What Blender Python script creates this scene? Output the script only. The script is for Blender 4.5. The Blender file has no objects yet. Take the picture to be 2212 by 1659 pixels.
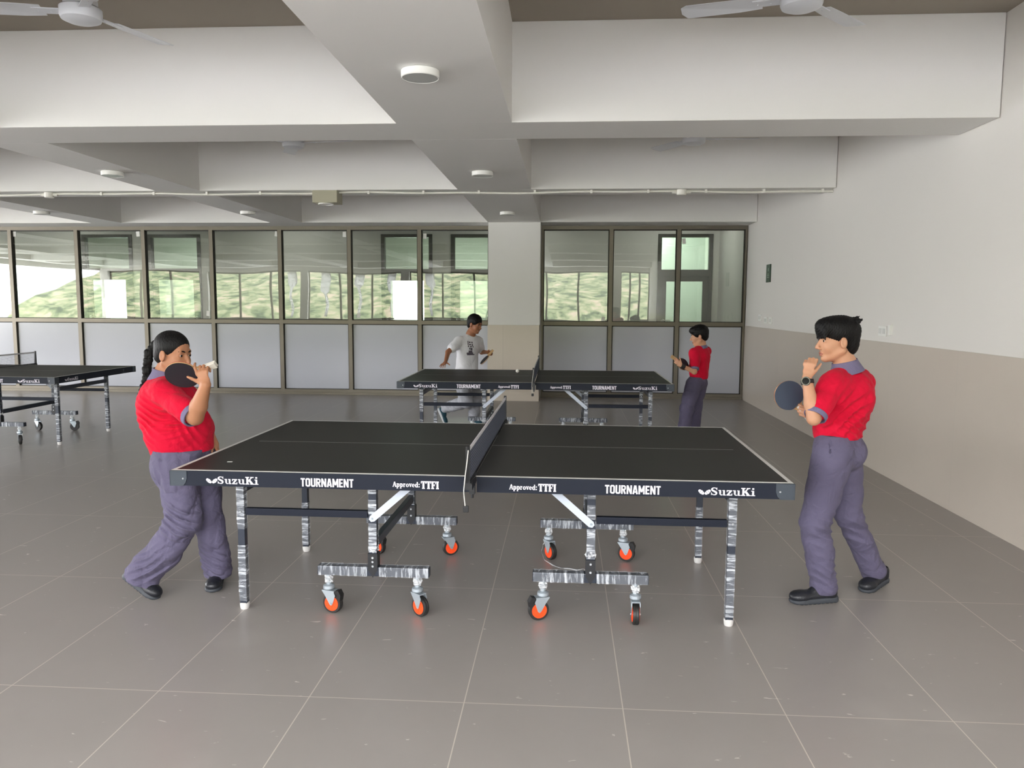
import bpy, bmesh, math, random
import numpy as np
from mathutils import Vector, Matrix
random.seed(7)
C = bpy.context.scene.collection
scn = bpy.context.scene

# ------------------------------------------------------------------ camera
cam_d = bpy.data.cameras.new('camera')
cam = bpy.data.objects.new('camera', cam_d)
C.objects.link(cam)
cam_d.sensor_fit = 'HORIZONTAL'
cam_d.sensor_width = 36.0
cam_d.lens = 1689.34 / 2212 * 36.0
cam_d.clip_start = 0.05
cam_d.clip_end = 400
_R = Vector((0.99777, 0.06656, 0.00497)); _U = Vector((-0.01169, 0.10098, 0.99482)); _F = Vector((-0.06571, 0.99266, -0.10153))
cam.matrix_world = Matrix(((_R.x, _U.x, -_F.x, 0), (_R.y, _U.y, -_F.y, 0), (_R.z, _U.z, -_F.z, 1.5095), (0, 0, 0, 1)))
scn.camera = cam

# ------------------------------------------------------------------ world, light, exposure
scn.view_settings.view_transform = 'Standard'
scn.view_settings.look = 'None'
scn.view_settings.gamma = 1.0
scn.view_settings.exposure = 1.6
try:
    scn.view_settings.use_curve_mapping = False
except Exception:
    pass
scn.cycles.use_denoising = True
scn.cycles.max_bounces = 9
scn.cycles.diffuse_bounces = 6
scn.cycles.glossy_bounces = 4
scn.cycles.transparent_max_bounces = 16
scn.cycles.sample_clamp_indirect = 6.0
scn.cycles.caustics_reflective = False
scn.cycles.caustics_refractive = False
W = bpy.data.worlds.new('overcast_sky'); scn.world = W; W.use_nodes = True
_bg = W.node_tree.nodes['Background']
_bg.inputs[0].default_value = (0.97, 0.975, 0.98, 1)
_bg.inputs[1].default_value = 5.5
sun_d = bpy.data.lights.new('sun', 'SUN'); sun_d.energy = 5.0; sun_d.angle = 0.08; sun_d.color = (1, 0.98, 0.95)
sun = bpy.data.objects.new('sun', sun_d); C.objects.link(sun)
sun.rotation_euler = Vector((0.25, -0.62, -0.75)).to_track_quat('-Z', 'Y').to_euler()
YR = -1.4            # rear (window) wall
XL = -16.4           # far left wall
XR = 2.87            # right wall
YG = 12.75           # glazed partition
def portal(name, loc, rot, sx, sy):
    d = bpy.data.lights.new(name, 'AREA'); d.shape = 'RECTANGLE'; d.size = sx; d.size_y = sy
    d.cycles.is_portal = True
    o = bpy.data.objects.new(name, d); C.objects.link(o); o.location = loc; o.rotation_euler = rot
portal('window_daylight', ((XL + XR) / 2, YR - 0.12, 1.78), (math.radians(90), 0, 0), XR - XL, 1.75)

portal('side_window_daylight', (XL - 0.12, 5.6, 1.40), (0, math.radians(-90), 0), 2.75, 14.1)
# ------------------------------------------------------------------ helpers
def tag(o, label=None, cat=None, group=None, kind=None):
    if label: o['label'] = label
    if cat: o['category'] = cat
    if group: o['group'] = group
    if kind: o['kind'] = kind
    return o
def empty(name, loc=(0, 0, 0), rz=0.0, label=None, cat=None, group=None, kind=None):
    o = bpy.data.objects.new(name, None); C.objects.link(o)
    o.location = loc; o.rotation_euler = (0, 0, rz); o.empty_display_size = 0.1
    return tag(o, label, cat, group, kind)
def copy_tree(o, parent=None):
    c = o.copy(); C.objects.link(c); c.parent = parent
    for ch in list(o.children): copy_tree(ch, c)
    return c
class MB:
    def __init__(s): s.v = []; s.f = []
    def add(s, vs, fs):
        n = len(s.v); s.v += [tuple(v) for v in vs]; s.f += [tuple(i + n for i in f) for f in fs]; return s
    def box(s, x0, x1, y0, y1, z0, z1, M=None):
        vs = [Vector(p) for p in ((x0,y0,z0),(x1,y0,z0),(x1,y1,z0),(x0,y1,z0),(x0,y0,z1),(x1,y0,z1),(x1,y1,z1),(x0,y1,z1))]
        if M: vs = [M @ v for v in vs]
        return s.add(vs, [(0,3,2,1),(4,5,6,7),(0,1,5,4),(1,2,6,5),(2,3,7,6),(3,0,4,7)])
    def bar(s, a, b, w, h, up=(0, 0, 1)):
        a = Vector(a); b = Vector(b); d = (b - a).normalized(); u = Vector(up)
        r = d.cross(u)
        if r.length < 1e-4: r = d.cross(Vector((1, 0, 0)))
        r.normalize(); u = r.cross(d)
        vs = []
        for p in (a, b):
            for i, j in ((-1, -1), (1, -1), (1, 1), (-1, 1)): vs.append(p + r * (i * w / 2) + u * (j * h / 2))
        return s.add(vs, [(0,1,2,3),(7,6,5,4),(0,4,5,1),(1,5,6,2),(2,6,7,3),(3,7,4,0)])
    def tube(s, pts, r, n=8, caps=True):
        pts = [Vector(p) for p in pts]; rs = r if isinstance(r, (list, tuple)) else [r] * len(pts)
        vs = []; fs = []; prev = None
        for i, p in enumerate(pts):
            d = (pts[min(i + 1, len(pts) - 1)] - pts[max(i - 1, 0)]).normalized()
            if prev is None:
                a = d.cross(Vector((0, 0, 1)))
                if a.length < 0.05: a = d.cross(Vector((0, 1, 0)))
            else: a = prev - d * prev.dot(d)
            a.normalize(); prev = a; b = d.cross(a)
            for k in range(n):
                t = 2 * math.pi * k / n
                vs.append(p + (a * math.cos(t) + b * math.sin(t)) * rs[i])
        for i in range(len(pts) - 1):
            for k in range(n):
                k2 = (k + 1) % n
                fs.append((i*n+k, i*n+k2, (i+1)*n+k2, (i+1)*n+k))
        if caps:
            fs.append(tuple(range(n))[::-1]); fs.append(tuple((len(pts)-1)*n + k for k in range(n)))
        return s.add(vs, fs)
    def cyl(s, a, b, r, n=20): return s.tube([a, b], r, n)
    def lathe(s, prof, c=(0, 0, 0), axis='Z', n=28, M=None):
        c = Vector(c); vs = []; fs = []
        for r, h in prof:
            for k in range(n):
                t = 2 * math.pi * k / n; x, y = r * math.cos(t), r * math.sin(t)
                p = Vector((x, y, h)) if axis == 'Z' else (Vector((x, h, y)) if axis == 'Y' else Vector((h, x, y)))
                if M: p = M @ p
                vs.append(p + c)
        for i in range(len(prof) - 1):
            for k in range(n):
                k2 = (k + 1) % n; fs.append((i*n+k, i*n+k2, (i+1)*n+k2, (i+1)*n+k))
        fs.append(tuple(range(n))[::-1]); fs.append(tuple((len(prof)-1)*n + k for k in range(n)))
        return s.add(vs, fs)
    def prism(s, poly, h0, h1, fn):      # poly of 2D points, fn(x, y, h) -> 3D
        n = len(poly); vs = [fn(x, y, h0) for x, y in poly] + [fn(x, y, h1) for x, y in poly]
        fs = [tuple(range(n))[::-1], tuple(range(n, 2*n))] + [(i, (i+1) % n, n + (i+1) % n, n + i) for i in range(n)]
        return s.add(vs, fs)
    def build(s, name, mat, parent=None, smooth=False, bevel=0.0, seg=2, loc=None, kind=None):
        me = bpy.data.meshes.new(name); me.from_pydata([tuple(v) for v in s.v], [], s.f)
        bm = bmesh.new(); bm.from_mesh(me); bmesh.ops.recalc_face_normals(bm, faces=bm.faces)
        if bevel > 0:
            es = [e for e in bm.edges if len(e.link_faces) == 2 and e.calc_face_angle(0) > 0.6]
            bmesh.ops.bevel(bm, geom=es, offset=bevel, segments=seg, affect='EDGES', profile=0.6)
        bm.to_mesh(me); bm.free()
        if smooth:
            me.polygons.foreach_set('use_smooth', [True] * len(me.polygons))
            try: me.set_sharp_from_angle(angle=math.radians(38))
            except Exception: pass
        o = bpy.data.objects.new(name, me); C.objects.link(o)
        if mat is not None: me.materials.append(mat)
        if parent: o.parent = parent
        if loc: o.location = loc
        if kind: o['kind'] = kind
        return o

# ------------------------------------------------------------------ materials
def srgb(r, g, b):
    f = lambda c: (c/255/12.92) if c/255 <= 0.04045 else ((c/255 + 0.055) / 1.055) ** 2.4
    return (f(r), f(g), f(b), 1)
MATS = {}
def mat(name, col, rough=0.5, metal=0.0, spec=0.5, noise=0.0, nscale=8.0, bump=0.0, bscale=60.0, coat=0.0, sheen=0.0, aniso=None, emit=None):
    if name in MATS: return MATS[name]
    m = bpy.data.materials.new(name); m.use_nodes = True; nt = m.node_tree; N = nt.nodes; L = nt.links
    b = N['Principled BSDF']; b.inputs['Base Color'].default_value = col
    b.inputs['Roughness'].default_value = rough; b.inputs['Metallic'].default_value = metal
    b.inputs['Specular IOR Level'].default_value = spec
    if coat: b.inputs['Coat Weight'].default_value = coat; b.inputs['Coat Roughness'].default_value = 0.15
    if sheen: b.inputs['Sheen Weight'].default_value = sheen
    if emit: b.inputs['Emission Color'].default_value = emit[0]; b.inputs['Emission Strength'].default_value = emit[1]
    tc = N.new('ShaderNodeTexCoord')
    mp = N.new('ShaderNodeMapping'); L.new(tc.outputs['Object'], mp.inputs[0])
    if aniso: mp.inputs['Scale'].default_value = aniso
    if noise > 0:
        t = N.new('ShaderNodeTexNoise'); t.inputs['Scale'].default_value = nscale; t.inputs['Detail'].default_value = 5
        L.new(mp.outputs[0], t.inputs['Vector'])
        mx = N.new('ShaderNodeMix'); mx.data_type = 'RGBA'
        lo = [c * (1 - noise) for c in col[:3]] + [1]; hi = [min(1, c * (1 + noise)) for c in col[:3]] + [1]
        mx.inputs[6].default_value = lo; mx.inputs[7].default_value = hi
        L.new(t.outputs['Fac'], mx.inputs[0]); L.new(mx.outputs[2], b.inputs['Base Color'])
    if bump > 0:
        t = N.new('ShaderNodeTexNoise'); t.inputs['Scale'].default_value = bscale; t.inputs['Detail'].default_value = 4
        L.new(mp.outputs[0], t.inputs['Vector'])
        bp = N.new('ShaderNodeBump'); bp.inputs['Strength'].default_value = bump; bp.inputs['Distance'].default_value = 0.01
        L.new(t.outputs['Fac'], bp.inputs['Height']); L.new(bp.outputs[0], b.inputs['Normal'])
    MATS[name] = m; return m
def tiles(name, col, grout, sx, sy, x0, y0, gw, rough, axes='XY', var=0.03, dust=0.0, mottle=0.05, spec=0.5, bump=0.0):
    """rectangular tiles: world position / tile size, grout lines, dust flecks"""
    m = bpy.data.materials.new(name); m.use_nodes = True; nt = m.node_tree; N = nt.nodes; L = nt.links
    b = N['Principled BSDF']; b.inputs['Roughness'].default_value = rough; b.inputs['Specular IOR Level'].default_value = spec
    g = N.new('ShaderNodeNewGeometry'); sp = N.new('ShaderNodeSeparateXYZ'); L.new(g.outputs['Position'], sp.inputs[0])
    def mth(op, a, bb=None, c=None):
        n = N.new('ShaderNodeMath'); n.operation = op
        for i, v in enumerate((a, bb, c)):
            if v is None: continue
            if isinstance(v, (int, float)): n.inputs[i].default_value = v
            else: L.new(v, n.inputs[i])
        return n.outputs[0]
    ds = []; cells = []
    for ax, s, o in ((axes[0], sx, x0), (axes[1], sy, y0)):
        t = mth('DIVIDE', mth('SUBTRACT', sp.outputs[ax], o), s)
        fr = mth('FRACT', mth('ADD', t, 1000.0)); cells.append(mth('FLOOR', mth('ADD', t, 1000.0)))
        ds.append(mth('MULTIPLY', mth('MINIMUM', fr, mth('SUBTRACT', 1.0, fr)), s))
    d = mth('MINIMUM', ds[0], ds[1])
    line = mth('LESS_THAN', d, gw / 2)
    wn = N.new('ShaderNodeTexWhiteNoise'); wn.noise_dimensions = '2D'
    cb = N.new('ShaderNodeCombineXYZ'); L.new(cells[0], cb.inputs[0]); L.new(cells[1], cb.inputs[1]); L.new(cb.outputs[0], wn.inputs['Vector'])
    n1 = N.new('ShaderNodeTexNoise'); n1.inputs['Scale'].default_value = 2.2; n1.inputs['Detail'].default_value = 7; n1.inputs['Roughness'].default_value = 0.65
    L.new(g.outputs['Position'], n1.inputs['Vector'])
    k = mth('ADD', mth('MULTIPLY', mth('SUBTRACT', wn.outputs['Value'], 0.5), var * 2), mth('MULTIPLY', mth('SUBTRACT', n1.outputs['Fac'], 0.5), mottle * 4))
    k = mth('ADD', k, 1.0)
    sc = N.new('ShaderNodeVectorMath'); sc.operation = 'SCALE'; sc.inputs[0].default_value = col[:3]; L.new(k, sc.inputs['Scale'])
    mx = N.new('ShaderNodeMix'); mx.data_type = 'RGBA'; L.new(line, mx.inputs[0]); L.new(sc.outputs[0], mx.inputs[6]); mx.inputs[7].default_value = grout
    out = mx.outputs[2]
    if dust > 0:
        n2 = N.new('ShaderNodeTexNoise'); n2.inputs['Scale'].default_value = 26; n2.inputs['Detail'].default_value = 3; n2.inputs['Distortion'].default_value = 0.6
        mp = N.new('ShaderNodeMapping'); mp.inputs['Scale'].default_value = (0.5, 1.3, 1); mp.inputs['Rotation'].default_value = (0, 0, 0.5); L.new(g.outputs['Position'], mp.inputs[0]); L.new(mp.outputs[0], n2.inputs['Vector'])
        r = N.new('ShaderNodeMapRange'); r.inputs[1].default_value = 0.705; r.inputs[2].default_value = 0.75; L.new(n2.outputs['Fac'], r.inputs[0])
        n3 = N.new('ShaderNodeTexNoise'); n3.inputs['Scale'].default_value = 1.1; n3.inputs['Detail'].default_value = 4; L.new(g.outputs['Position'], n3.inputs['Vector'])
        r3 = N.new('ShaderNodeMapRange'); r3.inputs[1].default_value = 0.62; r3.inputs[2].default_value = 0.80; r3.inputs[4].default_value = 0.12; L.new(n3.outputs['Fac'], r3.inputs[0])
        f = mth('MAXIMUM', mth('MULTIPLY', r.outputs[0], dust), mth('MULTIPLY', r3.outputs[0], dust))
        m2 = N.new('ShaderNodeVectorMath'); m2.operation = 'SCALE'; m2.inputs[0].default_value = (0.36, 0.35, 0.33); L.new(f, m2.inputs['Scale'])
        m3 = N.new('ShaderNodeVectorMath'); m3.operation = 'ADD'; L.new(out, m3.inputs[0]); L.new(m2.outputs[0], m3.inputs[1]); out = m3.outputs[0]
        rr = mth('ADD', mth('MULTIPLY', n1.outputs['Fac'], 0.06), rough - 0.015); L.new(rr, b.inputs['Roughness'])
    L.new(out, b.inputs['Base Color'])
    bp = N.new('ShaderNodeBump'); bp.inputs['Strength'].default_value = 0.35; bp.inputs['Distance'].default_value = 0.002; bp.invert = True
    L.new(line, bp.inputs['Height']); L.new(bp.outputs[0], b.inputs['Normal'])
    return m
def glass(name, tint=(0.86, 0.9, 0.86), wav=0.02, rough=0.0, refl=1.0, ior=1.5):
    """flat pane: clear transmission plus fresnel mirror, slightly wavy"""
    m = bpy.data.materials.new(name); m.use_nodes = True; nt = m.node_tree; N = nt.nodes; L = nt.links
    for n in list(N):
        if n.type != 'OUTPUT_MATERIAL': N.remove(n)
    out = [n for n in N if n.type == 'OUTPUT_MATERIAL'][0]
    tr = N.new('ShaderNodeBsdfTransparent'); tr.inputs[0].default_value = (*tint, 1)
    gl = N.new('ShaderNodeBsdfGlossy'); gl.inputs['Roughness'].default_value = rough; gl.inputs[0].default_value = (0.95, 0.97, 0.95, 1)
    fr = N.new('ShaderNodeFresnel'); fr.inputs[0].default_value = ior
    mu = N.new('ShaderNodeMath'); mu.operation = 'MULTIPLY'; mu.inputs[1].default_value = refl; mu.use_clamp = True; L.new(fr.outputs[0], mu.inputs[0])
    mx = N.new('ShaderNodeMixShader'); L.new(mu.outputs[0], mx.inputs[0]); L.new(tr.outputs[0], mx.inputs[1]); L.new(gl.outputs[0], mx.inputs[2])
    L.new(mx.outputs[0], out.inputs[0])
    if wav > 0:
        g = N.new('ShaderNodeNewGeometry'); t = N.new('ShaderNodeTexNoise'); t.inputs['Scale'].default_value = 1.3; t.inputs['Detail'].default_value = 0.0
        L.new(g.outputs['Position'], t.inputs['Vector'])
        bp = N.new('ShaderNodeBump'); bp.inputs['Strength'].default_value = 1.0; bp.inputs['Distance'].default_value = wav
        L.new(t.outputs['Fac'], bp.inputs['Height']); L.new(bp.outputs[0], gl.inputs['Normal']); L.new(bp.outputs[0], fr.inputs['Normal'])
    return m
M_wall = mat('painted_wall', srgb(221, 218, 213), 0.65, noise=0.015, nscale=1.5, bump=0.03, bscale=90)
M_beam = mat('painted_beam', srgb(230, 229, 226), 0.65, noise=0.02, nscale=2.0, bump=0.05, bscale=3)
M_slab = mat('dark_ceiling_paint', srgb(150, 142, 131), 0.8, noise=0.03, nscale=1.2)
M_floor = tiles('floor_tiles', srgb(152, 147, 143), srgb(196, 189, 180), 0.6, 1.2, -2.16336, 2.81974, 0.0042, 0.30, dust=0.8, mottle=0.035, var=0.008, spec=0.4)
M_wains = tiles('wainscot_tiles', srgb(194, 185, 174), srgb(182, 179, 168), 1.2, 1.2, 2.3, -0.012, 0.003, 0.3, axes='YZ', var=0.012, mottle=0.02)
M_wains2 = tiles('column_tiles', srgb(210, 200, 186), srgb(180, 172, 160), 0.6, 1.2, -0.95, -0.012, 0.003, 0.3, axes='XZ', var=0.012, mottle=0.02)
M_frame = mat('bronze_aluminium', srgb(112, 106, 95), 0.38, metal=0.55, noise=0.03)
M_gasket = mat('black_gasket', srgb(38, 34, 28), 0.6)
M_skirt = mat('skirting', srgb(120, 114, 106), 0.45)
M_glass = glass('partition_glass', (0.84, 0.86, 0.83), wav=0.0018, refl=1.7)
M_panel = mat('back_painted_glass', srgb(184, 187, 197), 0.16, spec=0.6, noise=0.02, nscale=1.0, coat=0.1)
M_white = mat('white_plastic', srgb(232, 232, 228), 0.35)
M_dkgreen = mat('dark_green_sign', srgb(40, 62, 50), 0.5)
M_black = mat('black_rubber', srgb(26, 26, 28), 0.55)
M_blackm = mat('black_metal', srgb(28, 29, 33), 0.4)

# ------------------------------------------------------------------ the room
ZS, ZC = 2.76, 3.43      # beam soffit, slab
def S(name, mb, m, bevel=0.0, parent=None): return mb.build(name, m, parent, bevel=bevel, kind='structure' if parent is None else None)
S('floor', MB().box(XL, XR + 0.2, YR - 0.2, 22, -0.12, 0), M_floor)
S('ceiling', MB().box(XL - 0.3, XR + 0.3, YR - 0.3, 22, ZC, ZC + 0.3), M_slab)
S('wall_right', MB().box(XR + 0.006, XR + 0.25, YR - 0.2, 15.0, 1.188, ZC), M_wall)
S('trim_1', MB().box(XR, XR + 0.25, YR - 0.2, 15.0, 0.0, 1.188), M_wains)
S('wall_left', MB().box(XL - 0.25, XL, YR - 0.2, 4.2, 0.0, 0.95).box(XL - 0.25, XL, YR - 0.2, 4.2, 2.62, ZC).box(XL - 0.25, XL, 4.2, 22, 0.0, 0.06).box(XL - 0.25, XL, 4.2, 22, 2.74, ZC).box(XL - 0.25, XL, 12.6, 22, 0.06, 2.74).box(XL - 0.25, XL, 8.1, 8.6, 0.06, 2.74), M_wall)  # unseen openings, shaped and widened to bring more light to the far end
# beams
n = 2
crossy = [(-1.4, -0.85), (2.4, 2.95), (5.55, 6.1), (8.70, 9.16), (12.15, 12.92)]
longx = [(-1.185, -0.378), (-4.61, -4.10), (-7.52, -7.02), (-10.5, -10.0), (-13.6, -13.1), (-16.3, -15.9)]
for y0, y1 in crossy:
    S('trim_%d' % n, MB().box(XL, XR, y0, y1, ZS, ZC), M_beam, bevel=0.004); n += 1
for x0, x1 in longx:
    m_ = MB()
    for (ya, yb) in zip(crossy[:-1], crossy[1:]): m_.box(x0, x1, ya[1] + 0.0005, yb[0] - 0.0005, ZS, ZC)
    S('trim_%d' % n, m_, M_beam); n += 1
# column: painted shaft over tiled base
S('trim_%d' % n, MB().box(-1.182, -0.378, 12.15, 12.92, 1.188, ZS - 0.0005), M_beam, bevel=0.003); n += 1
S('trim_%d' % n, MB().box(-1.19, -0.385, 12.142, 12.92, 0.0, 1.188), M_wains2, bevel=0.003); n += 1
# rear window wall (behind the camera)
m_ = MB().box(XL, XR, YR - 0.25, YR, 0, 0.95).box(XL, XR, YR - 0.25, YR, 2.62, ZC)
for i, x in enumerate(np.arange(XL, XR, 3.6)): m_.box(x, x + 0.28, YR - 0.25, YR, 0.95, 2.62)
S('wall_back', m_, M_wall)
for i, x in enumerate(np.arange(XL, XR - 0.5, 3.6)):
    a, b = x + 0.28, min(x + 3.6, XR); f = MB()
    w = (b - a) / 3
    for k in range(4): f.box(a + k*w - 0.03, a + k*w + 0.03, YR - 0.2, YR - 0.14, 0.95, 2.62)
    f.box(a, b, YR - 0.2, YR - 0.14, 0.95, 1.0).box(a, b, YR - 0.2, YR - 0.14, 2.57, 2.62)
    S('window_%d' % (i + 20), f, M_frame)

# glazed partition, bay by bay
M_ledge = M_frame
def bay(num, x0, x1):
    r = empty('window_%d' % num, (x0, YG, 0), kind='structure'); w = x1 - x0
    f = MB(); y0, y1 = -0.045, 0.045; e = 0.031
    for a, b in ((0, e), (w - e, w)): f.box(a, b, y0, y1, 0, 2.76)
    for a, b in ((0.0, 0.085), (1.172, 1.235), (2.70, 2.76)): f.box(e, w - e, y0, y1, a, b)
    f.build('window_frame', M_frame, r)
    g = MB()                                            # dark glazing gaskets
    for a, b in ((0.085, 1.172), (1.235, 2.70)):
        t = 0.014
        g.box(e, e + t, -0.02, 0.02, a, b).box(w - e - t, w - e, -0.02, 0.02, a, b).box(e, w - e, -0.02, 0.02, a, a + t*0.7).box(e, w - e, -0.02, 0.02, b - t, b)
    g.build('gasket', M_gasket, r)
    MB().box(e + 0.01, w - e - 0.01, -0.003, 0.003, 1.24, 2.69).build('glass_pane', M_glass, r)
    MB().box(e + 0.01, w - e - 0.01, -0.012, 0.006, 0.09, 1.165).build('lower_panel', M_panel, r)
left_edges = [-19.74 + 1.16 * i for i in range(0, 14)]
left_edges = [x for x in np.arange(-1.2, -16.4, -1.158)][::-1]
k = 1
for a, b in zip(left_edges[:-1], left_edges[1:]): bay(k, a, b); k += 1
for a, b in ((-0.375, 0.735), (0.735, 1.80), (1.80, 2.865)): bay(k, a, b); k += 1
S('baseboard_back', MB().box(left_edges[0], -1.2, YG - 0.07, YG - 0.05, 0, 0.035).box(-0.37, 2.86, YG - 0.07, YG - 0.05, 0, 0.035), M_frame)
# stickers left on the glass
for (x, z, rz, lb) in ((-9.242, 2.64, .05, 'left end pane, top left corner'), (-7.09, 2.64, -.1, 'top right of the pane left of the braided girl'), (-5.935, 1.33, .1, 'low on the pane above the girl\'s head'),
                       (-4.733, 2.64, .12, 'top right of the pane right of the braided girl'), (-3.6, 2.63, 0, 'top right corner of the pane just left of centre'), (-3.382, 1.31, .1, 'bottom corner of the pane left of the white-shirted boy'),
                       (-2.274, 2.60, .02, 'top left corner of the pane nearest the column'), (1.882, 2.52, -.1, 'top corner of the last pane by the right wall'), (0.626, 1.27, .1, 'bottom right corner of the pane right of the column')):
    o = MB().box(-0.028, 0.028, -0.001, 0.001, -0.042, 0.042, Matrix.Rotation(rz, 4, 'Y')).build('glass_sticker', M_white, None, loc=(x, YG - 0.006, z))
    tag(o, 'small white paper sticker on glass, ' + lb, 'sticker', 'stickers left on the partition glass')

# corridor behind the glass, with doors
YC = 15.0
M_corr = mat('corridor_wall', srgb(226, 226, 222), 0.7)
M_door = mat('dark_door_frame', srgb(62, 62, 56), 0.45, metal=0.2)
M_dglass = glass('door_glass', (0.75, 0.84, 0.78), wav=0.0, refl=1.2)
doors = [(-9.5, -8.47, 1, 0), (-8.155, -7.09, 2, 0), (-3.524, -2.53, 3, 0), (-2.174, -1.1, 4, 0), (1.739, 2.756, 5, 1)]
m_ = MB(); xs = XL
for (a, b, _, _) in doors:
    m_.box(xs, a, YC, YC + 0.2, 0, ZC); m_.box(a, b, YC, YC + 0.2, 2.83, ZC); xs = b
m_.box(xs, XR + 0.2, YC, YC + 0.2, 0, ZC)
S('wall_corridor', m_, M_corr)
S('wall_corridor_end', MB().box(XR, XR + 0.2, YG + 0.05, YC, 0, ZC), M_corr)
for (a, b, i, opq) in doors:
    r = empty('door_%d' % i, (a, YC, 0), kind='structure'); w = b - a
    f = MB(); e = 0.07
    for p, q_ in ((0, e), (w - e, w)): f.box(p, q_, -0.02, 0.1, 0, 2.83)
    f.box(e, w - e, -0.02, 0.1, 2.77, 2.83).box(e, w - e, -0.02, 0.1, 2.05, 2.17)
    f.build('door_frame', M_door, r)
    lf = MB(); s_ = 0.10
    lf.box(e, e + s_, 0.0, 0.05, 0.01, 2.05).box(w - e - s_, w - e, 0.0, 0.05, 0.01, 2.05).box(e + s_, w - e - s_, 0.0, 0.05, 0.01, 0.2).box(e + s_, w - e - s_, 0.0, 0.05, 1.95, 2.05)
    lf.build('door_leaf', M_door, r)
    MB().box(e + s_, w - e - s_, 0.02, 0.03, 0.2, 1.95).build('glass_pane', M_dglass, r)
    MB().box(e, w - e, 0.04, 0.05, 2.17, 2.77).build('transom_pane', M_dglass, r)
    hx = e + 0.05 if i != 2 else w - e - 0.05; hs = 1 if i != 2 else -1
    MB().tube([(hx, 0, 1.22), (hx, -0.05, 1.22), (hx + hs * 0.13, -0.05, 1.22)], 0.011, 8).cyl((hx, 0.0, 1.22), (hx, -0.012, 1.22), 0.026).build('door_handle', mat('steel', srgb(190, 190, 190), 0.3, metal=0.9), r, smooth=True)
# rooms beyond the doors with their own outside windows
S('wall_rooms', MB().box(XL, -11.25, 18.6, 18.8, 0, ZC).box(-11.25, -10.2, 18.6, 18.8, 0, 1.05).box(-11.25, -10.2, 18.6, 18.8, 2.2, ZC).box(-10.2, -4.1, 18.6, 18.8, 0, ZC)
  .box(-4.1, -3.15, 18.6, 18.8, 0, 1.05).box(-4.1, -3.15, 18.6, 18.8, 2.2, ZC).box(-3.15, XR + 0.2, 18.6, 18.8, 0, ZC), M_corr)
S('wall_rooms_middle', MB().box(-5.6, -5.4, YC + 0.2, 18.6, 0, ZC).box(-0.6, -0.4, YC + 0.2, 18.6, 0, ZC).box(XR, XR + 0.2, YC + 0.2, 18.6, 0, ZC).box(-12.2, -12.0, YC + 0.2, 18.6, 0, ZC), M_corr)
S('wall_rooms_screen', MB().box(0.2, XR, 16.5, 16.6, 0, ZC), mat('pale_wall', srgb(222, 226, 224), 0.7))
portal('far_window_daylight_a', (-10.72, 18.85, 1.62), (math.radians(-90), 0, 0), 1.1, 1.2)
portal('far_window_daylight_b', (-3.62, 18.85, 1.62), (math.radians(-90), 0, 0), 1.0, 1.2)
def unseen_lamp(x, y, e, lb):
    r = empty('ceiling_light', (x, y, ZC), label=lb, cat='light', group='corridor ceiling lights')
    MB().lathe([(0.14, 0.0), (0.14, -0.05), (0.12, -0.055)]).build('housing', M_white, r, smooth=True)
    d = bpy.data.lights.new('lamp_glow', 'AREA'); d.shape = 'DISK'; d.size = 0.24; d.energy = e; d.color = (1, 0.98, 0.93)
    o = bpy.data.objects.new('lamp_glow', d); C.objects.link(o); o.parent = r; o.location = (0, 0, -0.06)
for x_ in (-14.0, -9.6, -5.2, -0.8, 1.9): unseen_lamp(x_, 13.9, 4.5, 'round ceiling lamp in the corridor behind the glazing')  # fill lamps added to brighten the upper panes and the hall's far end
for x_ in (-8.4, -2.2): unseen_lamp(x_, 16.9, 28, 'round ceiling lamp in a room beyond the corridor doors')
unseen_lamp(1.6, 15.9, 26, 'round lamp in the small room behind the right-hand door')

# ------------------------------------------------------------------ hillside outside the rear windows
M_hill = bpy.data.materials.new('hillside'); M_hill.use_nodes = True
_n = M_hill.node_tree.nodes; _l = M_hill.node_tree.links; _b = _n['Principled BSDF']; _b.inputs['Roughness'].default_value = 0.9
_g = _n.new('ShaderNodeNewGeometry'); _t = _n.new('ShaderNodeTexNoise'); _t.inputs['Scale'].default_value = 1.0; _t.inputs['Detail'].default_value = 9; _t.inputs['Roughness'].default_value = 0.7
_r = _n.new('ShaderNodeValToRGB'); _l.new(_g.outputs['Position'], _t.inputs['Vector']); _l.new(_t.outputs['Fac'], _r.inputs[0]); _l.new(_r.outputs[0], _b.inputs['Base Color'])
_e = _r.color_ramp.elements; _e[0].position = 0.40; _e[0].color = srgb(56, 68, 50); _e[1].position = 0.62; _e[1].color = srgb(160, 144, 130)
_x = _e.new(0.46); _x.color = srgb(96, 108, 78); _x = _e.new(0.56); _x.color = srgb(134, 136, 108)
nx, ny = 90, 26; vs = []; fs = []
rng = np.random.RandomState(3)
for j in range(ny):
    for i in range(nx):
        x = -38 + i * 1.45; d = j / (ny - 1); y = -24 - d * 60
        z = -0.6 + 10.5 * d ** 0.6 + rng.rand() * 0.8 * min(1, 4 * d) + 0.7 * math.sin(x * 0.13 + j) * d
        vs.append((x, y, z))
for j in range(ny - 1):
    for i in range(nx - 1): fs.append((j*nx+i, j*nx+i+1, (j+1)*nx+i+1, (j+1)*nx+i))
_m = MB(); _m.v = vs; _m.f = fs
tag(_m.build('hillside', M_hill, None, smooth=True), kind='structure')
S('ground', MB().box(-90, 100, -90, YR - 0.26, -0.4, -0.25), mat('ground', srgb(206, 206, 208), 0.9))  # unseen pale surface added to bounce daylight up onto the beams

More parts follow.
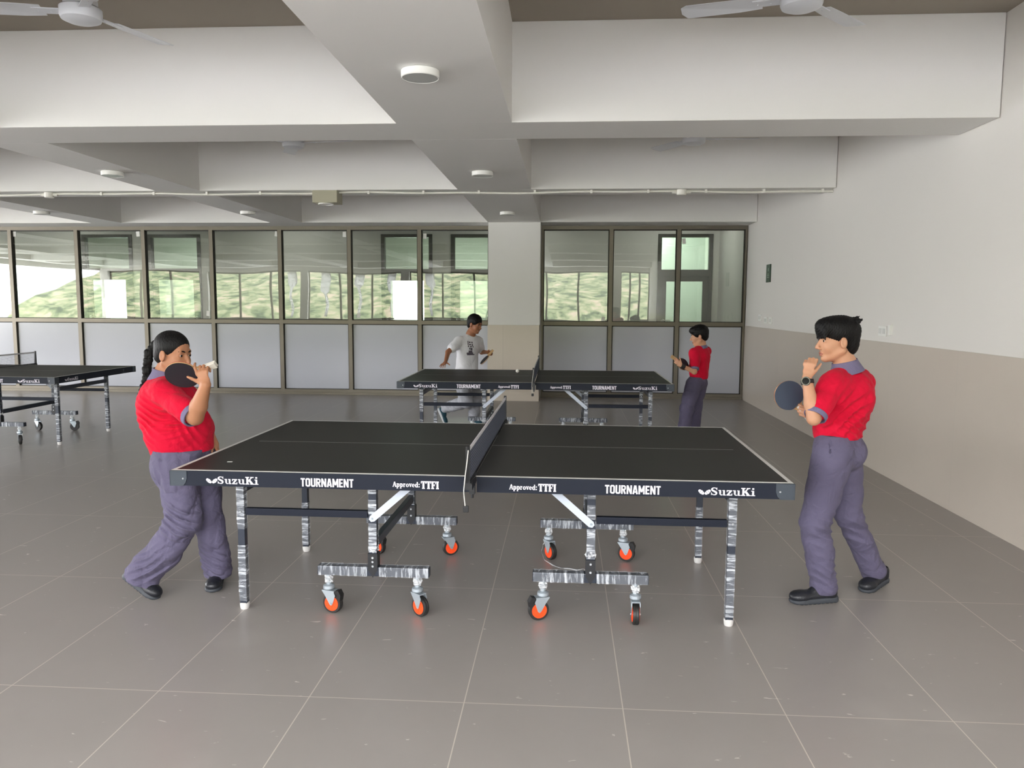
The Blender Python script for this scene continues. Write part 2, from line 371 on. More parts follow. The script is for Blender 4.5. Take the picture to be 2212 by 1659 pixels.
# white cloth strips hanging at the rear windows (seen mirrored in the glass)
M_clothw = mat('white_curtain', srgb(235, 235, 235), 0.8)
_n = M_clothw.node_tree.nodes; _l = M_clothw.node_tree.links; _tl = _n.new('ShaderNodeBsdfTranslucent'); _tl.inputs[0].default_value = (0.9, 0.9, 0.9, 1); _mx = _n.new('ShaderNodeMixShader'); _mx.inputs[0].default_value = 0.7
_l.new(_n['Principled BSDF'].outputs[0], _mx.inputs[1]); _l.new(_tl.outputs[0], _mx.inputs[2]); _l.new(_mx.outputs[0], _n['Material Output'].inputs[0])
for i, x in enumerate((-9.5, -8.25, -7.1, -5.9, -4.6)):
    m_ = MB(); vs = []; fs = []; rr = random.Random(i)
    for j in range(13):
        z = 2.56 - j * 0.125; w = 0.16 if j < 4 + i % 2 * 2 else 0.05; ox = 0.04 * math.sin(j * 0.8 + i)
        for q in range(5): vs.append((ox + w * (q / 4 - 0.5) * 2, 0.02 * math.sin(q * 2.0 + j), z - 1.8))
    for j in range(12):
        for q in range(4): fs.append((j*5+q, j*5+q+1, (j+1)*5+q+1, (j+1)*5+q))
    m_.add(vs, fs); o = m_.build('curtain', M_clothw, None, smooth=True, loc=(x, YR + 0.06, 1.8)); o.modifiers.new('thickness', 'SOLIDIFY').thickness = 0.002
    tag(o, 'white cloth strip hanging at a rear window, mirrored in the glass', 'curtain', 'cloth strips at the rear windows')
# ------------------------------------------------------------------ ceiling lights, conduit, fans
def disc_light(x, y, lb):
    r = empty('ceiling_light', (x, y, ZS), label=lb, cat='light', group='round surface lights on the beams')
    MB().lathe([(0.097, 0.0), (0.103, -0.004), (0.103, -0.038), (0.099, -0.042), (0.095, -0.0385)], n=40).build('rim', M_white, r, smooth=True)
    MB().lathe([(0.094, -0.036), (0.094, -0.0405)], n=40).build('diffuser', mat('lamp_diffuser', srgb(176, 176, 174), 0.4), r)
for x, y, lb in ((-0.79, 4.32, 'white round ceiling light, largest, on the central beam'), (-0.79, 7.56, 'white round ceiling light in the middle of the central beam, off'), (-0.79, 10.82, 'white round ceiling light on the central beam just before the column'),
                 (-4.36, 7.43, 'white round ceiling light on the left beam in the second bay'), (-4.36, 10.68, 'white round ceiling light on the left beam in the far bay'), (-7.27, 10.6, 'white round ceiling light on the far-left beam in the far bay')):
    disc_light(x, y, lb)
def fan(x, y, a, lb, first=[None]):
    if first[0] is None:
        r = empty('ceiling_fan', (0, 0, 0), cat='fan', group='white ceiling fans')
        MB().cyl((0, 0, 0.08), (0, 0, 0.39), 0.011, 12).build('downrod', M_fan, r, smooth=True)
        MB().lathe([(0.02, 0.30), (0.055, 0.33), (0.06, 0.385)], n=24).build('canopy', M_fan, r, smooth=True)
        MB().lathe([(0.035, 0.115), (0.075, 0.10), (0.085, 0.07), (0.085, 0.03)], n=32).build('motor_top', M_fan, r, smooth=True)
        MB().lathe([(0.098, 0.035), (0.105, 0.028), (0.105, -0.012), (0.098, -0.028), (0.07, -0.04), (0.02, -0.045)], n=40).build('motor_housing', M_fan, r, smooth=True)
        for k in range(3):
            t = k * 2 * math.pi / 3; Mx = Matrix.Rotation(t, 4, 'Z') @ Matrix.Translation((0, 0, 0.012)) @ Matrix.Rotation(math.radians(9), 4, 'X')
            b = MB(); pts = [(0.19, 0.055), (0.30, 0.064), (0.57, 0.066), (0.60, 0.03)]
            poly = [(x_, -y_) for x_, y_ in pts] + [(x_, y_ * 0.9) for x_, y_ in pts[::-1]]
            b.prism(poly, -0.0015, 0.0015, lambda x_, y_, h: Mx @ Vector((x_, y_, h + 0.008 * (1 - (y_ / 0.066) ** 2))))
            bl = b.build('blade', M_fan, r)
            c = MB().box(0.09, 0.24, -0.028, 0.028, -0.003, 0.003, Mx)
            for sx in (0.15, 0.21): c.lathe([(0.006, -0.006), (0.004, -0.009)], M=Mx, c=(Mx @ Vector((sx, 0, 0)) - Mx @ Vector((0, 0, 0))), n=8)
            c.build('blade_arm', M_fan, r)
        first[0] = r
    else: r = copy_tree(first[0])
    r.location = (x, y, 3.04); r.rotation_euler = (0, 0, a); r['label'] = lb
    return r
M_fan = mat('fan_white', srgb(214, 217, 222), 0.3)
fan(-2.60, 4.20, math.radians(71), 'white three-blade ceiling fan at the top left corner, seen whole')
fan(1.18, 4.22, math.radians(45), 'white three-blade ceiling fan at the top right, cut by the picture edge')
fan(-2.64, 7.62, math.radians(-6), 'white ceiling fan peeping under the first cross beam, left of the central beam')
fan(1.19, 7.60, math.radians(2), 'white ceiling fan peeping under the first cross beam, right of the central beam')
fan(-5.82, 7.5, math.radians(-10), 'white ceiling fan in the second bay at the left picture edge')
# conduit along the second cross beam
M_pvc = mat('white_conduit', srgb(226, 224, 216), 0.4)
pts = []
yc = 8.80
for i in range(120):
    x = -12 + i * (XR + 12) / 119
    sag = 0.006 * math.sin(x * 2.1) + 0.004 * math.sin(x * 5.3 + 1)
    pts.append((x, yc, ZS - 0.017 + sag - 0.004))
r = empty('conduit', (0, yc, ZS), label='long white plastic conduit pipe under the second cross beam', cat='pipe')
MB().tube([(p[0], 0, p[2] - ZS) for p in pts], 0.0125, 10).build('pipe', M_pvc, r, smooth=True)
cl = MB()
for x in np.arange(-11.5, 2.8, 0.62): cl.box(x - 0.012, x + 0.012, -0.022, 0.022, -0.036, 0.0)
cl.build('saddle', M_pvc, r)['kind'] = 'stuff'
for x, lb in ((-5.93, 'round white junction box on the conduit at the far left'), (1.26, 'round white junction box on the conduit, right of the central beam')):
    o = MB().lathe([(0.052, 0.0), (0.052, -0.052), (0.046, -0.058)], n=28).cyl((0.03, 0, -0.03), (0.1, 0, -0.026), 0.016, 10).cyl((-0.03, 0, -0.03), (-0.1, 0, -0.026), 0.016, 10).build('junction_box', M_pvc, None, smooth=True, loc=(x, yc, ZS - 0.0005))
    tag(o, lb, 'junction box', 'junction boxes on the conduit')
r = empty('ceiling_speaker_box', (-2.69, 8.80, ZS), label='beige square box with a round opening hanging under the cross beam', cat='speaker')
MB().box(-0.125, 0.155, -0.10, 0.12, -0.135, -0.0005).build('housing', mat('beige_metal', srgb(172, 168, 146), 0.5), r, bevel=0.004)
MB().lathe([(0.085, -0.135), (0.085, -0.145), (0.078, -0.147), (0.07, -0.138)], n=32).build('ring', M_white, r, smooth=True)

# right wall fittings
r = empty('wall_sign', (XR, 11.35, 1.96), label='small dark green sign plate on the right wall near the glazing', cat='sign')
MB().box(-0.008, 0.005, -0.11, 0.11, -0.125, 0.125).build('plate', M_dkgreen, r)
g_ = MB().box(-0.0095, -0.008, -0.012, 0.012, 0.03, 0.075)
for z, w in ((-0.01, 0.035), (-0.03, 0.045), (-0.055, 0.05)): g_.box(-0.0095, -0.008, -w, w, z - 0.004, z + 0.004)
g_.build('lettering', mat('sign_print', srgb(150, 170, 156), 0.5), r)['kind'] = 'stuff'
def switch(y, z, n_, lb, w=0.12):
    r = empty('switch_plate', (XR + 0.006, y, z), label=lb, cat='switch', group='wall switches and sockets')
    MB().box(-0.012, 0.0, -w / 2, w / 2, -0.045, 0.045).build('plate', M_white, r, bevel=0.003)
    for i in range(n_):
        c = -w / 2 + w * (i + 0.5) / n_
        MB().box(-0.016, -0.0121, c - w / n_ * 0.32, c + w / n_ * 0.32, -0.024, 0.024).build('rocker', mat('switch_grey', srgb(208, 208, 205), 0.35), r, bevel=0.001)
switch(11.75, 1.33, 2, 'white switch plate on the right wall, leftmost of three below the green sign', 0.16)
switch(11.42, 1.30, 2, 'white switch plate on the right wall, middle one of three below the green sign', 0.16)
switch(11.15, 1.30, 1, 'white switch plate on the right wall, rightmost of three below the green sign', 0.14)
switch(7.28, 1.285, 2, 'white double socket on the right wall behind the watch-wearing boy', 0.17)
o = MB().box(-0.03, 0.004, -0.018, 0.018, -0.045, 0.045).build('wall_plug', M_white, None, bevel=0.005, loc=(XR + 0.006 , 7.10, 1.30))
tag(o, 'slim white plug unit on the right wall beside the double socket', 'plug')
# ------------------------------------------------------------------ lettering (stroke glyphs)
def ribbon(m, pts, w, put, d=0.0006):
    n = len(pts); ws = list(np.interp(np.linspace(0, 1, n), np.linspace(0, 1, len(w)), w)) if isinstance(w, (list, tuple)) else [w] * n; L_ = []; R_ = []
    for i, (x, y) in enumerate(pts):
        if i == 0: dx, dy = pts[1][0] - x, pts[1][1] - y; k = 1
        elif i == n - 1: dx, dy = x - pts[-2][0], y - pts[-2][1]; k = 1
        else:
            a = Vector((x - pts[i-1][0], y - pts[i-1][1])).normalized(); b = Vector((pts[i+1][0] - x, pts[i+1][1] - y)).normalized()
            t = a + b
            if t.length < 1e-3: t = a
            t.normalize(); dx, dy = t.x, t.y; k = min(1.6, 1 / max(0.5, t.dot(a)))
        l = math.hypot(dx, dy); nx_, ny_ = -dy / l, dx / l; h = ws[i] / 2 * k
        L_.append((x + nx_ * h, y + ny_ * h)); R_.append((x - nx_ * h, y - ny_ * h))
    for i in range(n - 1):
        q4 = [L_[i], L_[i+1], R_[i+1], R_[i]]
        vs = [put(x, y, -d) for x, y in q4] + [put(x, y, 0.0) for x, y in q4]
        m.add(vs, [(0,1,2,3), (7,6,5,4), (0,4,5,1), (1,5,6,2), (2,6,7,3), (3,7,4,0)])
def arc(cx, cy, rx, ry, a0, a1, n=8):
    return [(cx + rx * math.cos(math.radians(a0 + (a1 - a0) * i / n)), cy + ry * math.sin(math.radians(a0 + (a1 - a0) * i / n))) for i in range(n + 1)]
V, T_ = 0.22, 0.10
def hb(x0, x1, y, w=T_): return ([(x0, y), (x1, y)], w)
def vb(x, y0, y1, w=V): return ([(x, y0), (x, y1)], w)
SLAB = {
 'S': (0.78, [(arc(0.40, 0.72, 0.26, 0.22, 20, 180, 9) + [(0.2, 0.62), (0.40, 0.50), (0.58, 0.38)] + arc(0.38, 0.26, 0.25, 0.21, 20, -165, 9), [0.08, .1, .1, .1, .1, .12, .15, .19, .2, .21, .23, .25, .23, .21, .2, .19, .15, .12, .1, .1, .1, .09]), vb(0.66, 0.66, 0.97, 0.07), vb(0.10, 0.03, 0.34, 0.07)]),
 'u': (0.80, [vb(0.20, 0.22, 0.66, .2), hb(0.02, 0.28, 0.62, .09), (arc(0.37, 0.2, 0.17, 0.15, 180, 300, 6), [.2, .17, .13, .12, .11, .1, .09]), vb(0.60, 0.0, 0.66, .2), hb(0.44, 0.6, 0.62, .09), hb(0.6, 0.80, 0.045, .09)]),
 'z': (0.66, [hb(0.04, 0.60, 0.61, .11), hb(0.04, 0.62, 0.055, .11), ([(0.50, 0.60), (0.15, 0.07)], .19), vb(0.08, 0.42, 0.62, .08), vb(0.59, 0.04, 0.26, .08)]),
 'K': (1.0, [vb(0.25, 0.05, 0.95, .24), hb(0.02, 0.46, 0.95), hb(0.02, 0.46, 0.05), ([(0.33, 0.42), (0.74, 0.92)], .12), ([(0.45, 0.58), (0.80, 0.06)], .25), hb(0.58, 0.96, 0.95), hb(0.56, 1.02, 0.05)]),
 'i': (0.46, [vb(0.23, 0.05, 0.66, .22), hb(0.03, 0.26, 0.62, .09), hb(0.02, 0.45, 0.045, .09), vb(0.23, 0.80, 1.0, .22)]),
 'A': (0.86, [([(0.12, 0.05), (0.42, 0.95)], .13), ([(0.46, 0.95), (0.74, 0.05)], .22), hb(0.24, 0.62, 0.32), hb(0.0, 0.28, 0.05), hb(0.54, 0.9, 0.05)]),
 'p': (0.74, [vb(0.2, -0.28, 0.66, .2), hb(0.02, 0.2, 0.62, .09), hb(0.03, 0.38, -0.25, .09), (arc(0.36, 0.32, 0.24, 0.29, 120, -120, 10), [.08, .1, .14, .18, .21, .21, .21, .18, .14, .1, .08])]),
 'r': (0.60, [vb(0.2, 0.05, 0.66, .2), hb(0.02, 0.2, 0.62, .09), hb(0.03, 0.38, 0.045, .09), ([(0.28, 0.42), (0.38, 0.57), (0.52, 0.58)], [.1, .14, .18])]),
 'o': (0.70, [(arc(0.35, 0.32, 0.23, 0.28, 0, 360, 16), [.21, .19, .14, .1, .08, .1, .14, .19, .21, .19, .14, .1, .08, .1, .14, .19, .21])]),
 'v': (0.66, [([(0.16, 0.62), (0.36, 0.05)], .2), ([(0.54, 0.62), (0.38, 0.05)], .09), hb(0.0, 0.30, 0.62, .09), hb(0.42, 0.68, 0.62, .09)]),
 'e': (0.64, [(arc(0.34, 0.32, 0.22, 0.27, 10, 320, 13), [.12, .12, .09, .09, .11, .16, .2, .2, .2, .17, .12, .1, .09, .08]), hb(0.16, 0.60, 0.34, .08)]),
 'd': (0.76, [vb(0.56, 0.0, 0.97, .2), hb(0.40, 0.56, 0.93, .09), hb(0.56, 0.76, 0.045, .09), (arc(0.36, 0.32, 0.22, 0.29, 60, 300, 10), [.08, .1, .14, .18, .21, .21, .21, .18, .14, .1, .08])]),
 ':': (0.36, [vb(0.18, 0.0, 0.2, .2), vb(0.18, 0.46, 0.66, .2)]),
 'T': (0.84, [vb(0.42, 0.05, 0.95, .27), hb(0.03, 0.81, 0.93, .16), vb(0.07, 0.70, 0.95, .1), vb(0.77, 0.70, 0.95, .1), hb(0.20, 0.64, 0.06, .14)]),
 'F': (0.80, [vb(0.24, 0.05, 0.95, .26), hb(0.04, 0.74, 0.93, .15), vb(0.72, 0.66, 0.95, .1), hb(0.24, 0.56, 0.5, .13), vb(0.55, 0.38, 0.62, .09), hb(0.04, 0.48, 0.06, .14)]),
 'I': (0.50, [vb(0.25, 0.05, 0.95, .27), hb(0.03, 0.47, 0.93, .14), hb(0.03, 0.47, 0.06, .14)]),
}
b_ = 0.19
SANS = {
 'T': (0.60, [vb(0.30, 0, 0.9, b_), hb(0.02, 0.58, 0.91, 0.18)]),
 'O': (0.66, [([(0.20, 0.09), (0.12, 0.18), (0.12, 0.82), (0.20, 0.91), (0.46, 0.91), (0.54, 0.82), (0.54, 0.18), (0.46, 0.09), (0.20, 0.09)], b_)]),
 'U': (0.66, [([(0.12, 1.0), (0.12, 0.18), (0.20, 0.09), (0.46, 0.09), (0.54, 0.18), (0.54, 1.0)], b_)]),
 'R': (0.66, [vb(0.12, 0, 1, b_), ([(0.1, 0.91), (0.44, 0.91), (0.53, 0.82), (0.53, 0.60), (0.44, 0.50), (0.1, 0.50)], 0.17), ([(0.34, 0.48), (0.54, 0.0)], b_)]),
 'N': (0.70, [vb(0.12, 0, 1, b_), vb(0.58, 0, 1, b_), ([(0.14, 0.96), (0.56, 0.04)], b_)]),
 'A': (0.70, [([(0.11, 0), (0.31, 1.0)], b_), ([(0.59, 0), (0.39, 1.0)], b_), hb(0.2, 0.5, 0.24, 0.15)]),
 'M': (0.84, [vb(0.12, 0, 1, b_), vb(0.72, 0, 1, b_), ([(0.14, 0.95), (0.42, 0.25)], b_), ([(0.70, 0.95), (0.42, 0.25)], b_)]),
 'E': (0.56, [vb(0.12, 0, 1, b_), hb(0.1, 0.52, 0.91, 0.18), hb(0.1, 0.48, 0.5, 0.16), hb(0.1, 0.52, 0.09, 0.18)]),
}
def word(m, text, font, x0, x1, z0, H, put, gap=0.04):
    tot = sum(font[c][0] + gap for c in text) - gap; s = (x1 - x0) / tot; x = 0
    for c in text:
        wd, st = font[c]
        for pts, w in st:
            ws = [a * H * 0.95 for a in w] if isinstance(w, (list, tuple)) else w * (s + H) / 2
            ribbon(m, [(x0 + (x + px) * s, z0 + py * H) for px, py in pts], ws, put)
        x += wd + gap
def wing_mark(m, x0, z0, s, put):
    for sg in (-1, 1):
        cx, cy = x0 + s * (0.5 + sg * 0.27), z0 + s * 0.26; a = math.radians(38 if sg > 0 else -38)
        for k in range(3):                    # oval wing cut by two slits
            t0, t1 = (-1 + k * 0.667 + 0.05, -1 + (k + 1) * 0.667 - 0.05)
            pl = []
            for j in range(7):
                t = t0 + (t1 - t0) * j / 6; pl.append((t, math.sqrt(max(0, 1 - t * t))))
            poly = pl + [(t, -h) for t, h in pl[::-1]]
            P = []
            for t, h in poly:
                px, py = h * 0.155 * s, t * 0.30 * s; px, py = t * 0.30 * s, h * 0.155 * s
                P.append((cx + px * math.cos(a) - py * math.sin(a), cy + px * math.sin(a) + py * math.cos(a)))
            n_ = len(P); m.add([put(x, y, -0.0006) for x, y in P] + [put(x, y, 0) for x, y in P], [tuple(range(n_))[::-1], tuple(range(n_, 2 * n_))] + [(i, (i+1) % n_, n_ + (i+1) % n_, n_ + i) for i in range(n_)])

# ------------------------------------------------------------------ table tennis tables
def top_material():
    m = mat('table_top', srgb(58, 58, 56), 0.5, spec=0.15); nt = m.node_tree; N = nt.nodes; L = nt.links; b = N['Principled BSDF']
    tc = N.new('ShaderNodeTexCoord'); sp = N.new('ShaderNodeSeparateXYZ'); L.new(tc.outputs['Object'], sp.inputs[0])
    def mth(op, a, bb=None):
        n = N.new('ShaderNodeMath'); n.operation = op
        for i, v in enumerate((a, bb)):
            if v is None: continue
            if isinstance(v, (int, float)): n.inputs[i].default_value = v
            else: L.new(v, n.inputs[i])
        return n.outputs[0]
    ax = mth('ABSOLUTE', sp.outputs[0]); ay = mth('ABSOLUTE', sp.outputs[1])
    f = mth('MAXIMUM', mth('MAXIMUM', mth('GREATER_THAN', ax, 1.35), mth('GREATER_THAN', ay, 0.7425)), mth('MULTIPLY', mth('LESS_THAN', ay, 0.0022), mth('LESS_THAN', ax, 1.27)))
    f = mth('MULTIPLY', f, mth('GREATER_THAN', sp.outputs[2], 0.7595))
    mx = N.new('ShaderNodeMix'); mx.data_type = 'RGBA'; L.new(f, mx.inputs[0]); mx.inputs[6].default_value = srgb(52, 52, 51); mx.inputs[7].default_value = srgb(225, 225, 222)
    L.new(mx.outputs[2], b.inputs['Base Color']); return m
M_top = top_material()
M_apron = mat('apron_paint', srgb(24, 29, 42), 0.5, spec=0.22, noise=0.05, nscale=3)
M_cap = mat('corner_plastic', srgb(52, 60, 70), 0.45)
M_tube = mat('leg_steel', srgb(44, 50, 62), 0.35, metal=0.2, noise=0.05)
M_letter = mat('white_lettering', srgb(228, 224, 236), 0.5)
M_screw = mat('zinc', srgb(200, 204, 208), 0.3, metal=0.8)
M_stay = mat('grey_powder_coat', srgb(198, 206, 220), 0.4, noise=0.03)
M_foot = mat('white_foot_cap', srgb(214, 212, 210), 0.5)
M_orange = mat('orange_hub', srgb(255, 84, 34), 0.4)
M_blackhub = mat('black_hub', srgb(44, 44, 46), 0.5)
M_tyre = mat('tyre', srgb(40, 39, 38), 0.5)
M_zinc = mat('fork_steel', srgb(176, 186, 194), 0.35, metal=0.5)
def wrap_material(name='shrink_wrap', lo=0.56, base=(0.75, 0.79, 0.85), streak=(70, 1.0), seed=0.0):
    """crinkled clear plastic film: mostly see-through, milky along the creases"""
    m = bpy.data.materials.new(name); m.use_nodes = True; nt = m.node_tree; N = nt.nodes; L = nt.links; b = N['Principled BSDF']
    out = [n for n in N if n.type == 'OUTPUT_MATERIAL'][0]
    b.inputs['Base Color'].default_value = (*base, 1); b.inputs['Roughness'].default_value = 0.18; b.inputs['Specular IOR Level'].default_value = 0.9
    tc = N.new('ShaderNodeTexCoord'); mp = N.new('ShaderNodeMapping'); L.new(tc.outputs['Object'], mp.inputs[0])
    mp.inputs['Rotation'].default_value = (0.0, 0.55, 0.0); mp.inputs['Scale'].default_value = (9, 9, 75); mp.inputs['Location'].default_value = (seed, seed, 0)
    t = N.new('ShaderNodeTexNoise'); t.inputs['Scale'].default_value = 1.0; t.inputs['Detail'].default_value = 4; t.inputs['Roughness'].default_value = 0.6; t.inputs['Distortion'].default_value = 0.5
    L.new(mp.outputs[0], t.inputs['Vector'])
    r = N.new('ShaderNodeMapRange'); r.inputs[1].default_value = lo - 0.08; r.inputs[2].default_value = lo + 0.12; r.inputs[3].default_value = 0.13; r.inputs[4].default_value = 0.82; L.new(t.outputs['Fac'], r.inputs[0])
    tr = N.new('ShaderNodeBsdfTransparent'); mx = N.new('ShaderNodeMixShader'); L.new(r.outputs[0], mx.inputs[0]); L.new(tr.outputs[0], mx.inputs[1]); L.new(b.outputs[0], mx.inputs[2]); L.new(mx.outputs[0], out.inputs[0])
    bp = N.new('ShaderNodeBump'); bp.inputs['Strength'].default_value = 0.9; bp.inputs['Distance'].default_value = 0.004; L.new(t.outputs['Fac'], bp.inputs['Height']); L.new(bp.outputs[0], b.inputs['Normal'])
    return m
M_wrap = wrap_material(lo=0.55)
M_wrapb = wrap_material('crumpled_wrap', lo=0.40, base=(0.8, 0.82, 0.84))
M_wrapx = wrap_material('beam_wrap', lo=0.56)
M_wrapx.node_tree.nodes['Mapping'].inputs['Scale'].default_value = (60, 9, 9)
M_wrapx.node_tree.nodes['Mapping'].inputs['Rotation'].default_value = (0, 0.5, 0)
def sleeve(a, b, w, h, rng, up=(0, 0, 1), amp=0.0018, step=0.012):
    """slightly uneven film wrapped round a square tube, open at both ends"""
    a = Vector(a); b = Vector(b); d = (b - a); L_ = d.length; d.normalize(); u = Vector(up); r = d.cross(u)
    if r.length < 1e-3: r = d.cross(Vector((0, 1, 0)))
    r.normalize(); u = r.cross(d); n = max(3, int(L_ / step)); m = MB(); P = [(-1, -1), (0, -1), (1, -1), (1, 0), (1, 1), (0, 1), (-1, 1), (-1, 0)]; vs = []; fs = []
    for i in range(n + 1):
        for (x, y) in P:
            k = 1 + rng.uniform(0, 1) * amp / (w / 2)
            vs.append(a + d * (L_ * i / n) + r * (x * w / 2 * k) + u * (y * h / 2 * k))
    for i in range(n):
        for k in range(8): fs.append((i*8+k, i*8+(k+1) % 8, (i+1)*8+(k+1) % 8, (i+1)*8+k))
    return m.add(vs, fs)
def crumple(c, r, rng, n=3, sq=(1, 1, 1)):
    bm = bmesh.new(); bmesh.ops.create_icosphere(bm, subdivisions=n, radius=r)
    for v in bm.verts:
        k = 0.72 + 0.5 * rng.random(); v.co = Vector((v.co.x * sq[0] * k, v.co.y * sq[1] * k, v.co.z * sq[2] * k)) + Vector(c)
    m = MB(); m.v = [tuple(v.co) for v in bm.verts]; m.f = [tuple(v.index for v in f.verts) for f in bm.faces]; bm.free(); return m
def caster(parent, u, v, ztop, axis_deg, side, brake, hub):
    """swivel caster; axis_deg = direction of the wheel axle, side = which way it trails"""
    a = math.radians(axis_deg); ax = Vector((math.cos(a), math.sin(a), 0)); t = Vector((-ax.y, ax.x, 0)) * side
    R = 0.05; st = Vector((u, v, 0)); c = st + t * 0.022; c.z = R
    m = MB().cyl((u, v, ztop), (u, v, 0.122), 0.013, 14).lathe([(0.016, 0.142), (0.027, 0.136), (0.028, 0.122), (0.022, 0.116)], c=(u, v, 0), n=20)
    Mx = Matrix((( t.x, ax.x, 0, st.x), (t.y, ax.y, 0, st.y), (0, 0, 1, 0), (0, 0, 0, 1)))
    for sg in (-1, 1):
        y0 = sg * 0.0195
        m.prism([(-0.028, 0.112), (0.036, 0.112), (0.046, 0.092), (0.030, 0.046), (0.022, 0.040), (0.014, 0.046), (-0.006, 0.080)], y0 - 0.0012, y0 + 0.0012, lambda x, y, h: Mx @ Vector((x, h, y)))
        m.lathe([(0.006, 0.0), (0.0045, sg * 0.005)], c=tuple(Mx @ Vector((0.022, y0, R))), M=Matrix(((t.x, ax.x, 0), (t.y, ax.y, 0), (0, 0, 1))).to_4x4(), axis='Y', n=10)
    m.box(-0.028, 0.04, -0.0205, 0.0205, 0.1095, 0.1145, Mx)
    cs = m.build('caster', M_zinc, parent, smooth=True)
    M2 = Matrix(((t.x, ax.x, 0), (t.y, ax.y, 0), (0, 0, 1))).to_4x4()
    MB().lathe([(0.037, -0.0145), (0.047, -0.0145), (R, -0.010), (R, -0.002), (R - 0.001, 0), (R, 0.002), (R, 0.010), (0.047, 0.0145), (0.037, 0.0145)], c=tuple(c), axis='Y', n=36, M=M2).build('tyre', M_tyre, cs, smooth=True)
    h = MB().lathe([(0.0365, -0.0152), (0.0365, 0.0152)], c=tuple(c), axis='Y', n=36, M=M2)
    Mc = Matrix.Translation(c) @ M2
    for sg in (-1, 1):
        ring = [(0.037, sg * 0.0150), (0.037, sg * 0.0168), (0.032, sg * 0.0168), (0.031, sg * 0.0150)]
        h.lathe(ring, c=tuple(c), axis='Y', n=36, M=M2)
        h.lathe([(0.010, sg * 0.015), (0.009, sg * 0.018)], c=tuple(c), axis='Y', n=16, M=M2)
        for k in range(8):
            q_ = k * math.pi / 4; Mr = Mc @ Matrix.Rotation(q_, 4, 'Y'); h.box(0.008, 0.032, sg * 0.0152, sg * 0.0166, -0.0016, 0.0016, Mr)
    h.build('wheel_hub', hub, cs, smooth=True)
    if brake:
        b = MB(); pl = [(0.018, 0.108), (0.060, 0.118), (0.074, 0.094), (0.068, 0.062), (0.058, 0.070), (0.050, 0.096), (0.03, 0.103)]
        b.prism(pl, -0.017, 0.017, lambda x, y, h_: Mx @ Vector((x, h_, y)))
        b.build('brake_pedal', M_black, cs, bevel=0.001)
    return cs
def lettering(parent, side):
    put = lambda x, y, h: Vector((x, -0.7625 - 0.0226 * 0 + h - 0.0002, y))
    s = side
    def P(a, b): return (a, b)
    segs = {-1: (('-1.205', '-0.965'), ('-0.772', '-0.532'), ('-0.357', '-0.150')), 1: ((0.972, 1.210), (0.573, 0.812), (0.159, 0.364))}[s]
    (a0, a1), (b0, b1), (c0, c1) = [(float(x), float(y)) for x, y in segs]
    m = MB(); wing_mark(m, a0, 0.701, 0.05, put); m.build('wing_emblem', M_letter, parent)['kind'] = 'stuff'
    m = MB(); word(m, 'SuzuKi', SLAB, a0 + 0.05, a1, 0.7015, 0.034, put, 0.03); m.build('brand_lettering', M_letter, parent)['kind'] = 'stuff'
    m = MB(); word(m, 'TOURNAMENT', SANS, b0, b1, 0.698, 0.038, put, 0.045); m.build('tournament_lettering', M_letter, parent)['kind'] = 'stuff'
    m = MB(); word(m, 'Approved:', SLAB, c0, c0 + 0.122, 0.706, 0.024, put, 0.02); word(m, 'TTFI', SLAB, c0 + 0.126, c1, 0.700, 0.034, put, -0.02); m.build('approval_lettering', M_letter, parent)['kind'] = 'stuff'
def end_lettering(parent):
    put = lambda x, y, h: Vector((1.3725 - h + 0.0004, x, y))
    m = MB(); wing_mark(m, -0.60, 0.703, 0.045, put); m.build('wing_emblem', M_letter, parent)['kind'] = 'stuff'
    m = MB(); word(m, 'SuzuKi', SLAB, -0.555, -0.375, 0.703, 0.033, put, 0.03); m.build('brand_lettering', M_letter, parent)['kind'] = 'stuff'
    m = MB().prism([(0.50 + 0.012 * math.cos(k / 10 * math.pi * 2), 0.733 + 0.012 * math.sin(k / 10 * math.pi * 2)) for k in range(10)], 0, 0.0006, lambda x, y, h: put(x, y, -h))
    m.prism([(0.494, 0.72), (0.506, 0.72), (0.50, 0.705)], 0, 0.0006, lambda x, y, h: put(x, y, -h))
    m.box(1.3729, 1.3735, 0.462, 0.538, 0.696, 0.701); m.build('badge', M_cap, parent)['kind'] = 'stuff'
